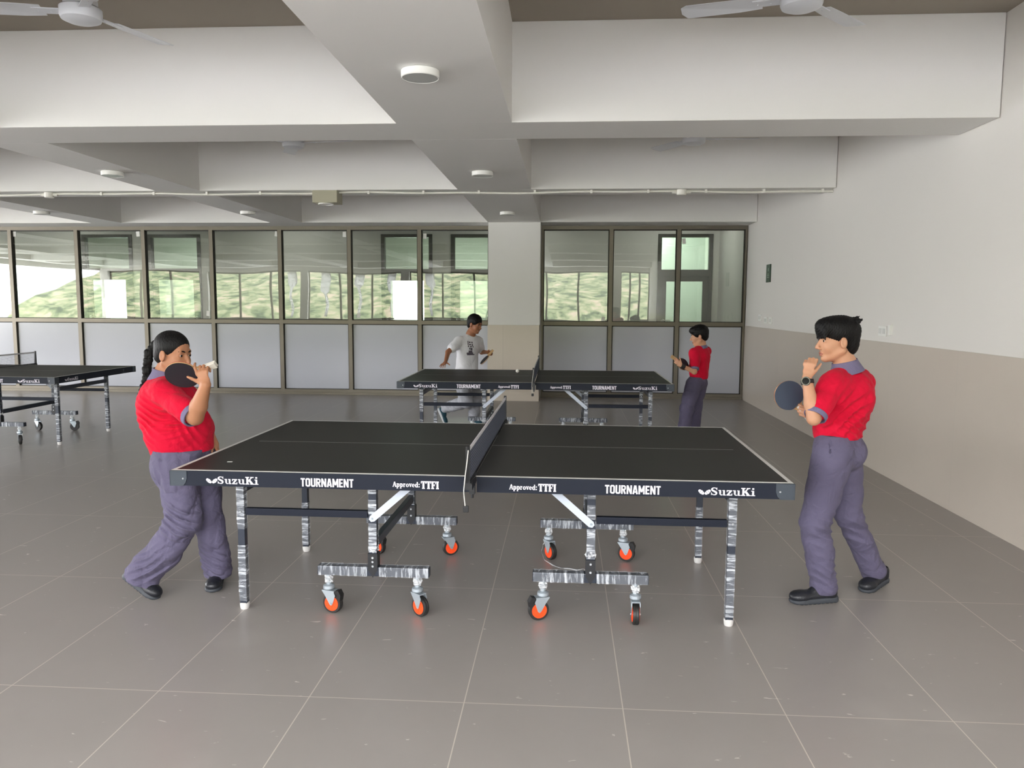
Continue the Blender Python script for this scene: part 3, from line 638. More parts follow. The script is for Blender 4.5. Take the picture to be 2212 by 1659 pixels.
def make_table(name, label, loc, rz, scale, hub, angles, rng):
    T = empty(name, loc, rz, label, 'table', 'black table tennis tables on wheels'); T.scale = (scale,) * 3
    for s in (-1, 1):
        u = lambda x: s * x
        def bx(m, a, b, *r): return m.box(min(s*a, s*b), max(s*a, s*b), *r)
        bx(MB(), 0.006, 1.37, -0.7625, 0.7625, 0.738, 0.76).build('tabletop', M_top, T, bevel=0.0012, seg=1)
        ap = MB(); bx(ap, 0.017, 1.372, -0.7620, -0.742, 0.690, 0.7375); bx(ap, 0.017, 1.372, 0.742, 0.7620, 0.690, 0.7375); bx(ap, 1.352, 1.372, -0.742, 0.742, 0.690, 0.7375)
        # front facing strip that rises to just under the white edge
        bx(ap, 0.017, 1.3715, -0.7630 + 0.0005, -0.7626, 0.690, 0.7575); bx(ap, 1.3702, 1.3715, -0.7625, 0.7625, 0.690, 0.7575); bx(ap, 0.017, 1.3715, 0.7626, 0.763, 0.690, 0.7575)
        apo = ap.build('apron', M_apron, T)
        for v in (-1, 1):
            cp = MB(); y0 = -0.7655 if v < 0 else 0.763; y1 = -0.763 if v < 0 else 0.7655
            poly = [(1.295, 0.757), (1.3745, 0.757), (1.3745, 0.6885), (1.315, 0.6885), (1.302, 0.702), (1.295, 0.722)]
            cp.prism([(s * x, z) for x, z in poly], y0, y1, lambda x, y, h: Vector((x, h, y)))
            xa, xb = sorted((s * 1.3718, s * 1.3745)); cp.box(xa, xb, min(v * 0.70, v * 0.7655), max(v * 0.70, v * 0.7655), 0.6885, 0.757)
            co = cp.build('corner_cap', M_cap, T)
            MB().lathe([(0.0045, 0), (0.003, -0.002)], c=(s * 1.313, -0.7655, 0.722), axis='Y', n=10).build('screw', M_screw, co) if v < 0 else None
        lettering(T, s)
        if s > 0: end_lettering(T)
        # end legs
        for v in (-1, 1):
            y = v * 0.455; x = s * 1.18
            lg = MB().box(x - 0.0175, x + 0.0175, y - 0.0175, y + 0.0175, 0.028, 0.70).build('leg', M_tube, T, bevel=0.003, seg=2)
            z0 = 0.035
            for (za, zb) in ((0.045, 0.30 + rng.random() * 0.06), (0.38 + rng.random() * 0.05, 0.685)):
                sleeve((x, y, za), (x, y, zb), 0.0365, 0.0365, rng).build('plastic_wrap', M_wrap, lg)
            MB().lathe([(0.019, 0.0), (0.022, 0.008), (0.0235, 0.022), (0.0235, 0.032), (0.02, 0.0335)], c=(x, y, 0), n=20).build('foot_cap', M_foot, lg, smooth=True)
            MB().lathe([(0.006, 0), (0.004, -0.003)], c=(x, y - 0.0195, 0.495), axis='Y', n=10).build('bolt', M_screw, lg)
        MB().box(s * 1.18 - 0.014, s * 1.18 + 0.014, -0.4375, 0.4375, 0.585, 0.625).build('leg_crossbar', M_tube, T, bevel=0.002)
        # gusset from the end legs up to the frame
        # inner legs, base beams and casters
        for v in (-1, 1):
            y = v * 0.455; x = s * 0.525
            il = MB().box(x - 0.02, x + 0.02, y - 0.0175, y + 0.0175, 0.237, 0.70).build('inner_leg', M_tube, T, bevel=0.003)
            for (za, zb) in ((0.31, 0.455), (0.50, 0.57), (0.60, 0.685)):
                sleeve((x, y, za), (x, y, zb), 0.0375, 0.0425, rng).build('plastic_wrap', M_wrap, il)
            if v < 0: crumple((x, y, 0.325), 0.026, rng, 3, (0.95, 0.95, 0.9)).build('crumpled_wrap', M_wrapb, il)
            br = MB().prism([(x - 0.0235, 0.305), (x + 0.0235, 0.305), (x + 0.0235, 0.225), (x, 0.186), (x - 0.0235, 0.225)], y - 0.026, y - 0.0235, lambda a_, b__, h: Vector((a_, h, b__)))
            br.prism([(x - 0.0235, 0.305), (x + 0.0235, 0.305), (x + 0.0235, 0.225), (x, 0.186), (x - 0.0235, 0.225)], y + 0.0235, y + 0.026, lambda a_, b__, h: Vector((a_, h, b__)))
            br.box(x + 0.0212, x + 0.0235, y - 0.0235, y + 0.0235, 0.238, 0.305).box(x - 0.0235, x - 0.0212, y - 0.0235, y + 0.0235, 0.238, 0.305)
            bo = br.build('bracket', M_blackm, T)
            for zz in (0.285, 0.245) if (s > 0 or v > 0) else (0.285, 0.265, 0.243): MB().lathe([(0.0062, 0), (0.005, -0.003)], c=(x, y - 0.026, zz), axis='Y', n=12).build('bolt', M_screw, bo)
            xa, xb = sorted((s * 0.25, s * 0.80))
            bb = MB().box(xa, xb, y - 0.0225, y + 0.0225, 0.192, 0.2365).build('base_beam', M_tube, T, bevel=0.003)
            for (pa, pb) in ((xa + 0.004, x - 0.03), (x + 0.03, xb - 0.004)):
                sleeve((pa, y, 0.2143), (pb, y, 0.2143), 0.0465, 0.046, rng).build('plastic_wrap', M_wrapx, bb)
            for k, cu in enumerate((xa + 0.05, xb - 0.06)):
                an, sd, brk = angles[(s, v, k)]
                caster(T, cu, y - 0.005, 0.192, an, sd, brk, hub)
                crumple((cu, y - 0.005, 0.168), 0.021, rng, 3, (1, 1, 1.15)).build('crumpled_wrap', M_wrapb, bb)
        MB().box(s * 0.525 - 0.0145, s * 0.525 + 0.0145, -0.4375, 0.4375, 0.325, 0.37).build('lower_crossbar', M_tube, T, bevel=0.002)
        for v in (-1, 1):
            y = v * 0.455
            MB().box(min(s*0.55, s*1.157), max(s*0.55, s*1.157), y - 0.014, y + 0.014, 0.478, 0.512).build('side_rail', M_apron, T, bevel=0.002)
            # flat folding stay
            yy = y - 0.0225 if v < 0 else y + 0.0225
            A = Vector((s * 0.525, 0, 0.478)); B = Vector((s * 0.265, 0, 0.705)); d = (B - A).normalized(); nn = Vector((-d.z, 0, d.x)); w = 0.0165
            poly = [A + nn * w, A + nn * w * 0.5 - d * w * 0.87, A - nn * w * 0.5 - d * w * 0.87, A - nn * w, B - nn * w, B + nn * w]
            st = MB().prism([(p.x, p.z) for p in poly], yy - 0.002, yy + 0.002, lambda a_, b__, h: Vector((a_, h, b__))).build('folding_stay', M_stay, T)
            MB().lathe([(0.006, 0), (0.004, -0.003)], c=(s * 0.525, yy - 0.002, 0.478), axis='Y', n=12).build('rivet', M_zinc, st)
    return T
def make_net(loc, rz, scale, lb, rng):
    N_ = empty('table_tennis_net', loc, rz, lb, 'net', 'nets clamped across the tables'); N_.scale = (scale,) * 3
    y0, y1 = -0.905, 0.905; zt, zb = 0.9125, 0.765
    m = MB(); k = int((y1 - y0) / 0.0125)
    for i in range(k + 1):
        y = y0 + (y1 - y0) * i / k; m.box(-0.0006, 0.0006, y - 0.0006, y + 0.0006, zb, zt)
    for i in range(11):
        z = zb + (zt - 0.02 - zb) * i / 10; m.box(-0.0006, 0.0006, y0, y1, z - 0.0006, z + 0.0006)
    m.build('mesh_net', mat('net_cord', srgb(34, 38, 50), 0.7), N_)
    MB().box(-0.0022, 0.0022, y0, y1, zt - 0.017, zt).build('top_tape', mat('white_tape', srgb(214, 214, 220), 0.7), N_)
    MB().box(-0.003, 0.003, y0, y1, zb - 0.002, zb + 0.005).build('bottom_tape', M_blackm, N_)
    for v in (-1, 1):
        ps = MB().box(-0.011, 0.006, min(v*0.905, v*0.918), max(v*0.905, v*0.918), 0.757, 0.92).prism([(-0.005, 0.92), (0.005, 0.92), (0.004, 0.765), (-0.014, 0.765)], v * 0.900, v * 0.918, lambda a, b, h: Vector((a, h, b)))
        ps.build('net_post', M_blackm, N_)
        cl_ = MB(); a, b = sorted((v * 0.700, v * 0.915)); cl_.box(-0.016, 0.012, a, b, 0.7612, 0.7655)
        a, b = sorted((v * 0.768, v * 0.915)); cl_.box(-0.015, 0.015, a, b, 0.735, 0.7612)
        cl_.box(-0.012, 0.012, min(v*0.769, v*0.80), max(v*0.769, v*0.80), 0.69, 0.735).cyl((0.0, v * 0.79, 0.69), (0.0, v * 0.79, 0.672), 0.006, 10)
        cl_.build('clamp', M_blackm, N_)
    # tightening cord at the near end
    MB().tube([(0.0, -0.918, 0.905), (-0.004, -0.925, 0.86), (-0.012, -0.925, 0.80), (-0.018, -0.928, 0.735), (-0.016, -0.93, 0.71), (-0.012, -0.93, 0.672)], 0.0022, 6).build('cord', mat('white_cord', srgb(215, 212, 205), 0.7), N_, smooth=True)
    MB().box(-0.020, 0.003, -0.936, -0.924, 0.645, 0.672).build('cord_toggle', M_black, N_, bevel=0.003)
    return N_
rng = random.Random(11)
A1 = {(-1, -1, 0): (255, 1, True), (-1, -1, 1): (232, 1, False), (1, -1, 0): (290, -1, True), (1, -1, 1): (181, 1, False),
      (-1, 1, 0): (245, 1, True), (-1, 1, 1): (300, 1, False), (1, 1, 0): (215, 1, False), (1, 1, 1): (252, 1, True)}
A2 = {k_: ((v_[0] + 37) % 360, v_[1], v_[2]) for k_, v_ in A1.items()}
tr = math.radians(-0.56)
make_table('table_tennis_table', 'large black table tennis table in the foreground with orange castered wheels', (-0.3823, 4.1015, 0), tr, 1.0, M_orange, A1, rng)
make_table('table_tennis_table', 'black table tennis table in the background between the two small boys', (-0.29, 8.335, 0), math.radians(0.3), 0.985, M_blackhub, A2, rng)
make_table('table_tennis_table', 'black table tennis table at the left edge, only its right end visible', (-6.50, 8.32, 0), math.radians(0.0), 0.985, M_blackhub, A2, rng)
make_net((-0.3823, 4.1015, 0), tr, 1.0, 'black net with white top tape across the foreground table', rng)
make_net((-0.29, 8.335, 0), math.radians(0.3), 0.985, 'black net with white top tape across the background table', rng)
make_net((-6.50, 8.32, 0), 0, 0.985, 'net with white top tape on the left table, at the picture edge', rng)
# loose strip of wrap trailing from a wheel over the floor
p = [(-0.085, 4.55, 0.115), (-0.11, 4.53, 0.09), (-0.118, 4.50, 0.05), (-0.10, 4.46, 0.02), (-0.05, 4.40, 0.008), (0.0, 4.36, 0.006), (0.05, 4.34, 0.012), (0.09, 4.33, 0.007), (0.125, 4.32, 0.02), (0.15, 4.30, 0.006)]
m = MB(); vs = []; fs = []
for i, q_ in enumerate(p):
    o_ = 0.006 + 0.004 * math.sin(i * 2.2); vs += [(q_[0], q_[1] - o_, q_[2]), (q_[0], q_[1] + o_, q_[2] + 0.006 * math.cos(i * 1.7) ** 2)]
for i in range(len(p) - 1): fs.append((2*i, 2*i+1, 2*i+3, 2*i+2))
m.add(vs, fs); o = m.build('plastic_strip', M_wrapb, None, smooth=True); o.modifiers.new('thickness', 'SOLIDIFY').thickness = 0.0006
tag(o, 'loose strip of clear plastic wrap trailing on the floor from a rear wheel', 'plastic wrap')
# ball in play over the background table
o = MB().lathe([(0.001, -0.02)] + [(0.02 * math.cos(a), 0.02 * math.sin(a)) for a in np.linspace(-1.45, 1.45, 13)] + [(0.001, 0.02)], n=24).build('table_tennis_ball', mat('ball_white', srgb(240, 238, 228), 0.4), None, smooth=True, loc=(-0.515, 8.70, 0.7685))
tag(o, 'white table tennis ball on the background table left of its net', 'ball')
o = MB().box(-0.012, 0.012, -0.004, 0.004, 0, 0.0012).build('paper_scrap', M_white, None, loc=(-1.572, 3.55, 0.7602))
tag(o, 'tiny white paper scrap on the near left corner of the foreground table', 'scrap')
# ------------------------------------------------------------------ organic surfaces (smooth unions turned into one mesh)
V3 = lambda *a: np.array(a if len(a) == 3 else a[0], dtype=np.float32)
def unit(a): a = np.asarray(a, dtype=np.float32); return a / (np.linalg.norm(a) + 1e-9)
class Clay:
    def __init__(s, lo, hi, h):
        s.lo = V3(lo); s.h = h; s.n = np.ceil((V3(hi) - s.lo) / h).astype(int) + 1; s.a = np.full(s.n, 1.0, np.float32)
    def _win(s, lo, hi):
        i0 = np.clip(np.floor((np.asarray(lo) - s.lo) / s.h).astype(int), 0, s.n - 1); i1 = np.clip(np.ceil((np.asarray(hi) - s.lo) / s.h).astype(int) + 1, 1, s.n)
        if (i1 <= i0).any(): return None
        ax = [s.lo[k] + s.h * np.arange(i0[k], i1[k], dtype=np.float32) for k in range(3)]
        return tuple(slice(i0[k], i1[k]) for k in range(3)), ax[0][:, None, None], ax[1][None, :, None], ax[2][None, None, :]
    def _mix(s, sl, d, k, op):
        a = s.a[sl]
        if op == 'add':
            if k > 0: h = np.clip(0.5 + 0.5 * (a - d) / k, 0, 1); r = a * (1 - h) + d * h - k * h * (1 - h)
            else: r = np.minimum(a, d)
        elif op == 'sub':
            d = -d
            if k > 0: h = np.clip(0.5 - 0.5 * (a - d) / k, 0, 1); r = a * (1 - h) + d * h + k * h * (1 - h)
            else: r = np.maximum(a, d)
        s.a[sl] = r
    def cap(s, a, b, ra, rb, k=0.01, op='add', lat=None, fa=1.0, fb=None):
        """tapered limb a-b; with lat, its width along lat is scaled by fa..fb"""
        a = V3(a); b = V3(b); fb = fa if fb is None else fb; m = max(ra * max(fa, 1), rb * max(fb, 1)) + k + 3 * s.h + 0.01
        w = s._win(np.minimum(a, b) - m, np.maximum(a, b) + m)
        if w is None: return s
        sl, X, Y, Z = w; d = b - a; L2 = float(d @ d) + 1e-9
        px, py, pz = X - a[0], Y - a[1], Z - a[2]
        t = np.clip((px * d[0] + py * d[1] + pz * d[2]) / L2, 0, 1)
        qx, qy, qz = px - t * d[0], py - t * d[1], pz - t * d[2]
        r = ra + (rb - ra) * t
        if lat is None: D = np.sqrt(qx*qx + qy*qy + qz*qz) - r
        else:
            l = unit(lat); ll = qx * l[0] + qy * l[1] + qz * l[2]; rest = np.maximum(qx*qx + qy*qy + qz*qz - ll * ll, 0); f = fa + (fb - fa) * t
            D = (np.sqrt((ll / f) ** 2 + rest) - r) * np.minimum(1.0, 0.5 + 0.5 * np.minimum(f, 1))
        s._mix(sl, D, k, op); return s
    def chain(s, pts, rs, k=0.01, **kw):
        for i in range(len(pts) - 1): s.cap(pts[i], pts[i+1], rs[i], rs[i+1], k, **kw)
        return s
    def ell(s, c, r, R=None, k=0.01, op='add'):
        c = V3(c); r = V3(r); m = float(r.max()) + k + 3 * s.h + 0.01; w = s._win(c - m, c + m)
        if w is None: return s
        sl, X, Y, Z = w; px, py, pz = X - c[0], Y - c[1], Z - c[2]
        if R is not None: px, py, pz = [px * R[0][i] + py * R[1][i] + pz * R[2][i] for i in range(3)]
        u2 = (px / r[0]) ** 2 + (py / r[1]) ** 2 + (pz / r[2]) ** 2; v2 = (px / r[0]**2) ** 2 + (py / r[1]**2) ** 2 + (pz / r[2]**2) ** 2
        k0 = np.sqrt(u2); k1 = np.sqrt(v2) + 1e-6
        D = np.where(k0 < 1e-3, -float(r.min()), k0 * (k0 - 1) / k1)
        s._mix(sl, D.astype(np.float32), k, op); return s
    def plane(s, p, nrm, k=0.0):      # keep the side opposite to nrm
        p = V3(p); n_ = unit(nrm)
        ax = [s.lo[q] + s.h * np.arange(s.n[q], dtype=np.float32) for q in range(3)]
        D = (ax[0][:, None, None] - p[0]) * n_[0] + (ax[1][None, :, None] - p[1]) * n_[1] + (ax[2][None, None, :] - p[2]) * n_[2]
        s.a = np.maximum(s.a, D) if k <= 0 else s.a; return s
    def warp(s, fn, band=0.03):
        idx = np.nonzero(np.abs(s.a) < band); P = [s.lo[q] + s.h * idx[q].astype(np.float32) for q in range(3)]
        s.a[idx] += fn(*P).astype(np.float32); return s
    def mesh(s, name, mats, parent, base=(0, 0, 0), paint=None, kind=None):
        a = s.a; a[0] = a[-1] = 1; a[:, 0] = a[:, -1] = 1; a[:, :, 0] = a[:, :, -1] = 1
        S_ = a < 0; n = np.array(a.shape) - 1
        cnt = np.zeros(n, np.uint8)
        for i in (0, 1):
            for j in (0, 1):
                for k in (0, 1): cnt += S_[i:n[0]+i, j:n[1]+j, k:n[2]+k]
        act = (cnt > 0) & (cnt < 8); I, J, K = np.nonzero(act)
        if len(I) == 0: return None
        idx = np.full(n, -1, np.int32); idx[I, J, K] = np.arange(len(I), dtype=np.int32)
        acc = np.zeros((len(I), 3), np.float32); num = np.zeros(len(I), np.float32)
        cs = [(i, j, k) for i in (0, 1) for j in (0, 1) for k in (0, 1)]; val = {c: a[I + c[0], J + c[1], K + c[2]] for c in cs}
        for c in cs:
            for q in range(3):
                if c[q] == 0:
                    e = list(c); e[q] = 1; e = tuple(e); va, vb_ = val[c], val[e]; cr = (va < 0) != (vb_ < 0)
                    t = np.where(cr, va / (va - vb_ + 1e-12), 0); p = np.zeros((len(I), 3), np.float32); p[:] = c; p[:, q] = t
                    acc[cr] += p[cr]; num[cr] += 1
        co = (acc / num[:, None] + np.stack([I, J, K], 1)) * s.h + s.lo - V3(base)
        F = []
        for q in range(3):
            o1, o2 = [(1, 2), (2, 0), (0, 1)][q]; sl0 = [slice(1, n[d]) for d in range(3)]; sl0[q] = slice(0, n[q])
            A_ = S_[tuple(sl0)]; sl1 = list(sl0); sl1[q] = slice(1, n[q] + 1); B_ = S_[tuple(sl1)]
            i_, j_, k_ = np.nonzero(A_ != B_); flip = ~A_[i_, j_, k_]
            P = np.stack([i_, j_, k_], 1) + 1; P[:, q] -= 1
            def at_(d1, d2): Q = P.copy(); Q[:, o1] -= d1; Q[:, o2] -= d2; return idx[Q[:, 0], Q[:, 1], Q[:, 2]]
            f = np.stack([at_(1, 1), at_(0, 1), at_(0, 0), at_(1, 0)], 1); f[flip] = f[flip][:, ::-1]; F.append(f)
        F = np.concatenate(F); F = F[(F >= 0).all(1)]
        # one relaxation pass to take the stair-steps out
        for _ in range(2):
            sm = np.zeros_like(co); nn_ = np.zeros(len(co), np.float32)
            for x in range(4):
                np.add.at(sm, F[:, x], co[F[:, (x+1) % 4]]); np.add.at(sm, F[:, x], co[F[:, (x+3) % 4]]); np.add.at(nn_, F[:, x], 2)
            co = co * 0.5 + 0.5 * sm / np.maximum(nn_, 1)[:, None]
        me = bpy.data.meshes.new(name); me.vertices.add(len(co)); me.vertices.foreach_set('co', co.ravel()); me.loops.add(F.size); me.loops.foreach_set('vertex_index', F.ravel().astype(np.int32))
        me.polygons.add(len(F)); me.polygons.foreach_set('loop_start', np.arange(0, F.size, 4, dtype=np.int32)); me.polygons.foreach_set('loop_total', np.full(len(F), 4, np.int32))
        me.update(calc_edges=True); me.polygons.foreach_set('use_smooth', np.ones(len(F), bool))
        for m_ in (mats if isinstance(mats, (list, tuple)) else [mats]): me.materials.append(m_)
        if paint is not None:
            ce = co[F].mean(1) + V3(base); me.polygons.foreach_set('material_index', paint(ce).astype(np.int32))
        me.validate()
        o = bpy.data.objects.new(name, me); C.objects.link(o)
        if parent is not None: o.parent = parent
        if kind: o['kind'] = kind
        return o
def skin_mat(name, col, k):
    m = mat(name, col, 0.5, spec=0.35, noise=0.04, nscale=20, bump=0.05, bscale=220)
    b = m.node_tree.nodes['Principled BSDF']; b.inputs['Subsurface Weight'].default_value = 0.12; b.inputs['Subsurface Radius'].default_value = (0.012, 0.004, 0.002); b.inputs['Subsurface Scale'].default_value = 1.0
    return m
def cloth_mat(name, col, bump=0.35):
    m = mat(name, col, 0.85, spec=0.2, noise=0.05, nscale=7, sheen=0.04); nt = m.node_tree; N = nt.nodes; L = nt.links; b = N['Principled BSDF']
    tc = N['Texture Coordinate']; t = N.new('ShaderNodeTexNoise'); t.inputs['Scale'].default_value = 14; t.inputs['Detail'].default_value = 3; t.inputs['Distortion'].default_value = 1.1; L.new(tc.outputs['Object'], t.inputs['Vector'])
    t2 = N.new('ShaderNodeTexNoise'); t2.inputs['Scale'].default_value = 700; L.new(tc.outputs['Object'], t2.inputs['Vector'])
    ad = N.new('ShaderNodeMath'); ad.operation = 'MULTIPLY_ADD'; ad.inputs[1].default_value = 0.05; L.new(t2.outputs['Fac'], ad.inputs[0]); L.new(t.outputs['Fac'], ad.inputs[2])
    bp = N.new('ShaderNodeBump'); bp.inputs['Strength'].default_value = bump; bp.inputs['Distance'].default_value = 0.03; L.new(ad.outputs[0], bp.inputs['Height']); L.new(bp.outputs[0], b.inputs['Normal'])
    return m
M_skin1 = skin_mat('skin_tan', srgb(176, 124, 94), 1); M_skin2 = skin_mat('skin_light_tan', srgb(198, 148, 118), 1); M_skin3 = skin_mat('skin_brown', srgb(160, 108, 80), 1)
M_lip = mat('lip', srgb(160, 100, 84), 0.45); M_nail = mat('nail', srgb(222, 180, 160), 0.35)
M_hair = mat('black_hair', srgb(14, 13, 14), 0.55, spec=0.22, noise=0.3, nscale=40, bump=0.5, bscale=160, aniso=(1, 1, 0.12))
M_eye = mat('eye_white', srgb(226, 220, 214), 0.2); M_iris = mat('dark_iris', srgb(34, 22, 16), 0.15)
M_red = cloth_mat('red_knit', srgb(204, 12, 50)); M_grey = cloth_mat('grey_violet_cloth', srgb(114, 108, 136), 0.3); M_trs = cloth_mat('grey_violet_trousers', srgb(96, 91, 114), 0.55)
M_wht = cloth_mat('white_tee', srgb(226, 226, 232)); M_ltr = cloth_mat('light_grey_trousers', srgb(172, 174, 182)); M_print = mat('tee_print', srgb(92, 84, 96), 0.8)
M_shoe = mat('black_shoe_leather', srgb(30, 32, 38), 0.4, bump=0.2, bscale=90); M_sole = mat('dark_sole', srgb(58, 62, 68), 0.6); M_teal = mat('teal_canvas', srgb(30, 70, 84), 0.8); M_wsole = mat('white_sole', srgb(214, 216, 220), 0.6)
M_rub_b = mat('black_rubber_sheet', srgb(36, 34, 42), 0.6); M_rub_n = mat('navy_rubber_sheet', srgb(54, 66, 84), 0.6); M_rub_r = mat('red_rubber_sheet', srgb(170, 44, 48), 0.6); M_wood = mat('blade_wood', srgb(206, 170, 122), 0.5, noise=0.1, nscale=30); M_ivory = mat('pale_handle', srgb(218, 212, 204), 0.45)
def frame3(f, up=(0, 0, 1)):
    f = unit(f); l = unit(np.cross(np.asarray(up, np.float32), f)); u = np.cross(f, l); return f, l, u
class Head:
    """local axes: x forward, y left, z up; origin between the ears at eye height"""
    def __init__(s, c, f, up=(0, 0, 1), k=1.0):
        s.c = V3(c); s.f, s.l, s.u = frame3(f, up); s.k = k; s.R = np.stack([s.f, s.l, s.u], 1)
    def p(s, x, y, z): return s.c + (s.f * x + s.l * y + s.u * z) * s.k
    def build(s, cl, neck_to, neck_r=0.046):
        k = s.k; P = s.p; R = s.R
        cl.cap(P(-0.028, 0, -0.06), neck_to, neck_r * k, neck_r * 1.08, 0.02)
        E = lambda c, r, kk=0.012, op='add': cl.ell(P(*c), V3(r) * k, R, kk * k, op)
        E((-0.012, 0, 0.036), (0.090, 0.071, 0.074)); E((0.024, 0, -0.028), (0.060, 0.056, 0.080), 0.02)
        cl.cap(P(-0.012, 0.050, -0.050), P(0.052, 0.016, -0.094), 0.017*k, 0.013*k, 0.02*k); cl.cap(P(-0.012, -0.050, -0.050), P(0.052, -0.016, -0.094), 0.017*k, 0.013*k, 0.02*k)
        E((0.060, 0, -0.094), (0.020, 0.022, 0.017), 0.012)
        for sg in (1, -1):
            E((0.054, sg * 0.034, -0.034), (0.024, 0.022, 0.026), 0.016)
        cl.cap(P(0.070, -0.032, 0.020), P(0.070, 0.032, 0.020), 0.011*k, 0.011*k, 0.012*k)
        for sg in (1, -1): E((0.090, sg * 0.031, 0.000), (0.016, 0.017, 0.011), 0.010, 'sub')
        for sg in (1, -1): E((0.0675, sg * 0.031, 0.0), (0.0145, 0.0155, 0.0125), 0.003)
        for sg in (1, -1): E((0.088, sg * 0.031, -0.001), (0.018, 0.0125, 0.0052), 0.001, 'sub')
        cl.cap(P(0.078, 0, 0.006), P(0.101, 0, -0.034), 0.0075*k, 0.0105*k, 0.008*k)
        for sg in (1, -1): E((0.090, sg * 0.0115, -0.040), (0.011, 0.0075, 0.0075), 0.005)
        E((0.078, 0, -0.064), (0.013, 0.020, 0.0062), 0.006); E((0.076, 0, -0.0745), (0.013, 0.017, 0.0066), 0.006)
        E((0.089, 0, -0.0690), (0.012, 0.022, 0.0016), 0.002, 'sub')
        for sg in (1, -1):
            cl.ell(P(-0.008, sg * 0.072, -0.012), V3(0.018, 0.0085, 0.030) * k, R, 0.006 * k); cl.ell(P(-0.004, sg * 0.0815, -0.009), V3(0.0095, 0.0065, 0.018) * k, R, 0.003 * k, 'sub')
        s.lips = lambda ce: (np.linalg.norm(((ce - P(0.086, 0, -0.0692)) @ R) / (V3(0.02, 0.021, 0.0105) * k), axis=1) < 1)
    def extras(s, parent, base, h=0.0018):
        k = s.k
        for sg in (1, -1):
            c = s.p(0.0665, sg * 0.031, 0.0) - V3(base)
            m = MB().lathe([(0.0005, -0.0125)] + [(0.0125 * math.cos(a), 0.0125 * math.sin(a)) for a in np.linspace(-1.5, 1.5, 11)] + [(0.0005, 0.0125)], n=18)
            m.v = [tuple(np.array(v) * k + c) for v in m.v]; eb = m.build('eyeball', M_eye, parent, smooth=True)
            fw = s.f; ic = c + fw * 0.0098 * k + (s.u * -0.0008) * k
            m = MB().cyl(tuple(ic), tuple(ic + fw * 0.0035 * k), 0.0058 * k, 16); m.build('iris', M_iris, eb, smooth=True)
            pts = [tuple(s.p(0.083 - 0.0012 * abs(t) ** 2 * 4, sg * (0.014 + 0.011 * t), 0.0185 + 0.0035 * math.sin(t * 1.4)) - V3(base)) for t in (0, .7, 1.4, 2.1, 2.8)]
            pts = [tuple(s.p(x, sg * y, z) - V3(base)) for x, y, z in ((0.0830, 0.012, 0.018), (0.0815, 0.022, 0.0215), (0.077, 0.033, 0.0225), (0.068, 0.044, 0.019))]
            MB().tube(pts, [0.0028*k, 0.0042*k, 0.0038*k, 0.0015*k], 8).build('eyebrow', M_hair, parent, smooth=True)
def hand(cl, W, d, n_, th, k=1.0, curl=(0.5, 0.7, 0.5), spread=0.06, thumb=(0.7, 0.25, 0.3), fk=0.003, curls=None):
    """W wrist, d along the palm, n_ palm-side normal, th direction of the thumb side; returns knuckle centre"""
    W = V3(W); d = unit(d); th = unit(np.asarray(th) - d * float(np.dot(th, d))); n_ = unit(np.asarray(n_) - d * float(np.dot(n_, d)) - th * float(np.dot(n_, th)))
    q = lambda a, b, c: W + (d * a + th * b + n_ * c) * k
    cl.cap(q(0, 0, 0), q(0.022, 0, 0), 0.016*k, 0.014*k, 0.008, lat=th, fa=1.35, fb=1.9)
    cl.cap(q(0.022, 0, 0), q(0.070, 0.0, 0), 0.0125*k, 0.0105*k, 0.008, lat=th, fa=2.1, fb=3.1)
    for i, (b, L1) in enumerate(((0.0265, 0.92), (0.0090, 1.0), (-0.0090, 0.94), (-0.0260, 0.76))):
        a = spread * (1.5 - i); dd = unit(d * math.cos(a) + th * math.sin(a)); p = q(0.072 - (0.004 if i in (0, 3) else 0) - (0.004 if i == 3 else 0), b, 0)
        cv = (curls[i] if curls else curl); ang = 0
        for j, (ln, r0, r1) in enumerate(((0.040, 0.0088, 0.0080), (0.025, 0.0080, 0.0073), (0.020, 0.0073, 0.0060))):
            ang += cv[j]; v = dd * math.cos(ang) + n_ * math.sin(ang); e = p + v * ln * L1 * k; cl.cap(p, e, r0 * k, r1 * k, fk if j else 0.006); p = e
    p0 = q(0.014, 0.018, 0.004); v = unit(d * thumb[0] + th * (1 - thumb[0] * 0.5) + n_ * thumb[1]); p1 = p0 + v * 0.034 * k
    cl.cap(p0, p1, 0.0135*k, 0.0105*k, 0.008); v2 = unit(v + d * thumb[2] + n_ * 0.1); p2 = p1 + v2 * 0.028 * k; cl.cap(p1, p2, 0.0100*k, 0.0088*k, 0.003); p3 = p2 + unit(v2 + d * thumb[2] * 0.6) * 0.024 * k; cl.cap(p2, p3, 0.0088*k, 0.0070*k, 0.003)
    return q(0.072, 0, 0)
def folds(seed, amp, freq, stretch=(1, 1, 1)):
    amp = amp * 1.35
    r = np.random.RandomState(seed); ks = [(r.randn(3) * freq * np.array(stretch), r.rand() * 6.28, 0.5 + r.rand()) for _ in range(7)]
    def fn(x, y, z):
        wv = 0.35 * np.sin(9 * x + 7 * z + seed) + 0.35 * np.sin(11 * y - 8 * z); o = 0
        for k_, ph, w in ks: o = o + w * (1 - 2 * np.abs(np.sin(0.5 * (k_[0] * x + k_[1] * y + k_[2] * z + ph + 1.3 * wv))) ** 0.7)
        return o * amp / 5
    return fn
def ridges(c, d, amp, wl, rad):
    amp = amp * 1.5
    """a local bunch of parallel creases around c, lying across direction d"""
    c = V3(c); d = unit(d)
    def fn(x, y, z):
        px, py, pz = x - c[0], y - c[1], z - c[2]; w = np.exp(-(px*px + py*py + pz*pz) / (rad * rad)); t = px * d[0] + py * d[1] + pz * d[2]
        t = t + 0.012 * np.sin(px * 23 + 1) + 0.012 * np.sin(py * 29 + pz * 11)
        return amp * w * np.abs(np.sin(math.pi * t / wl))
    return fn
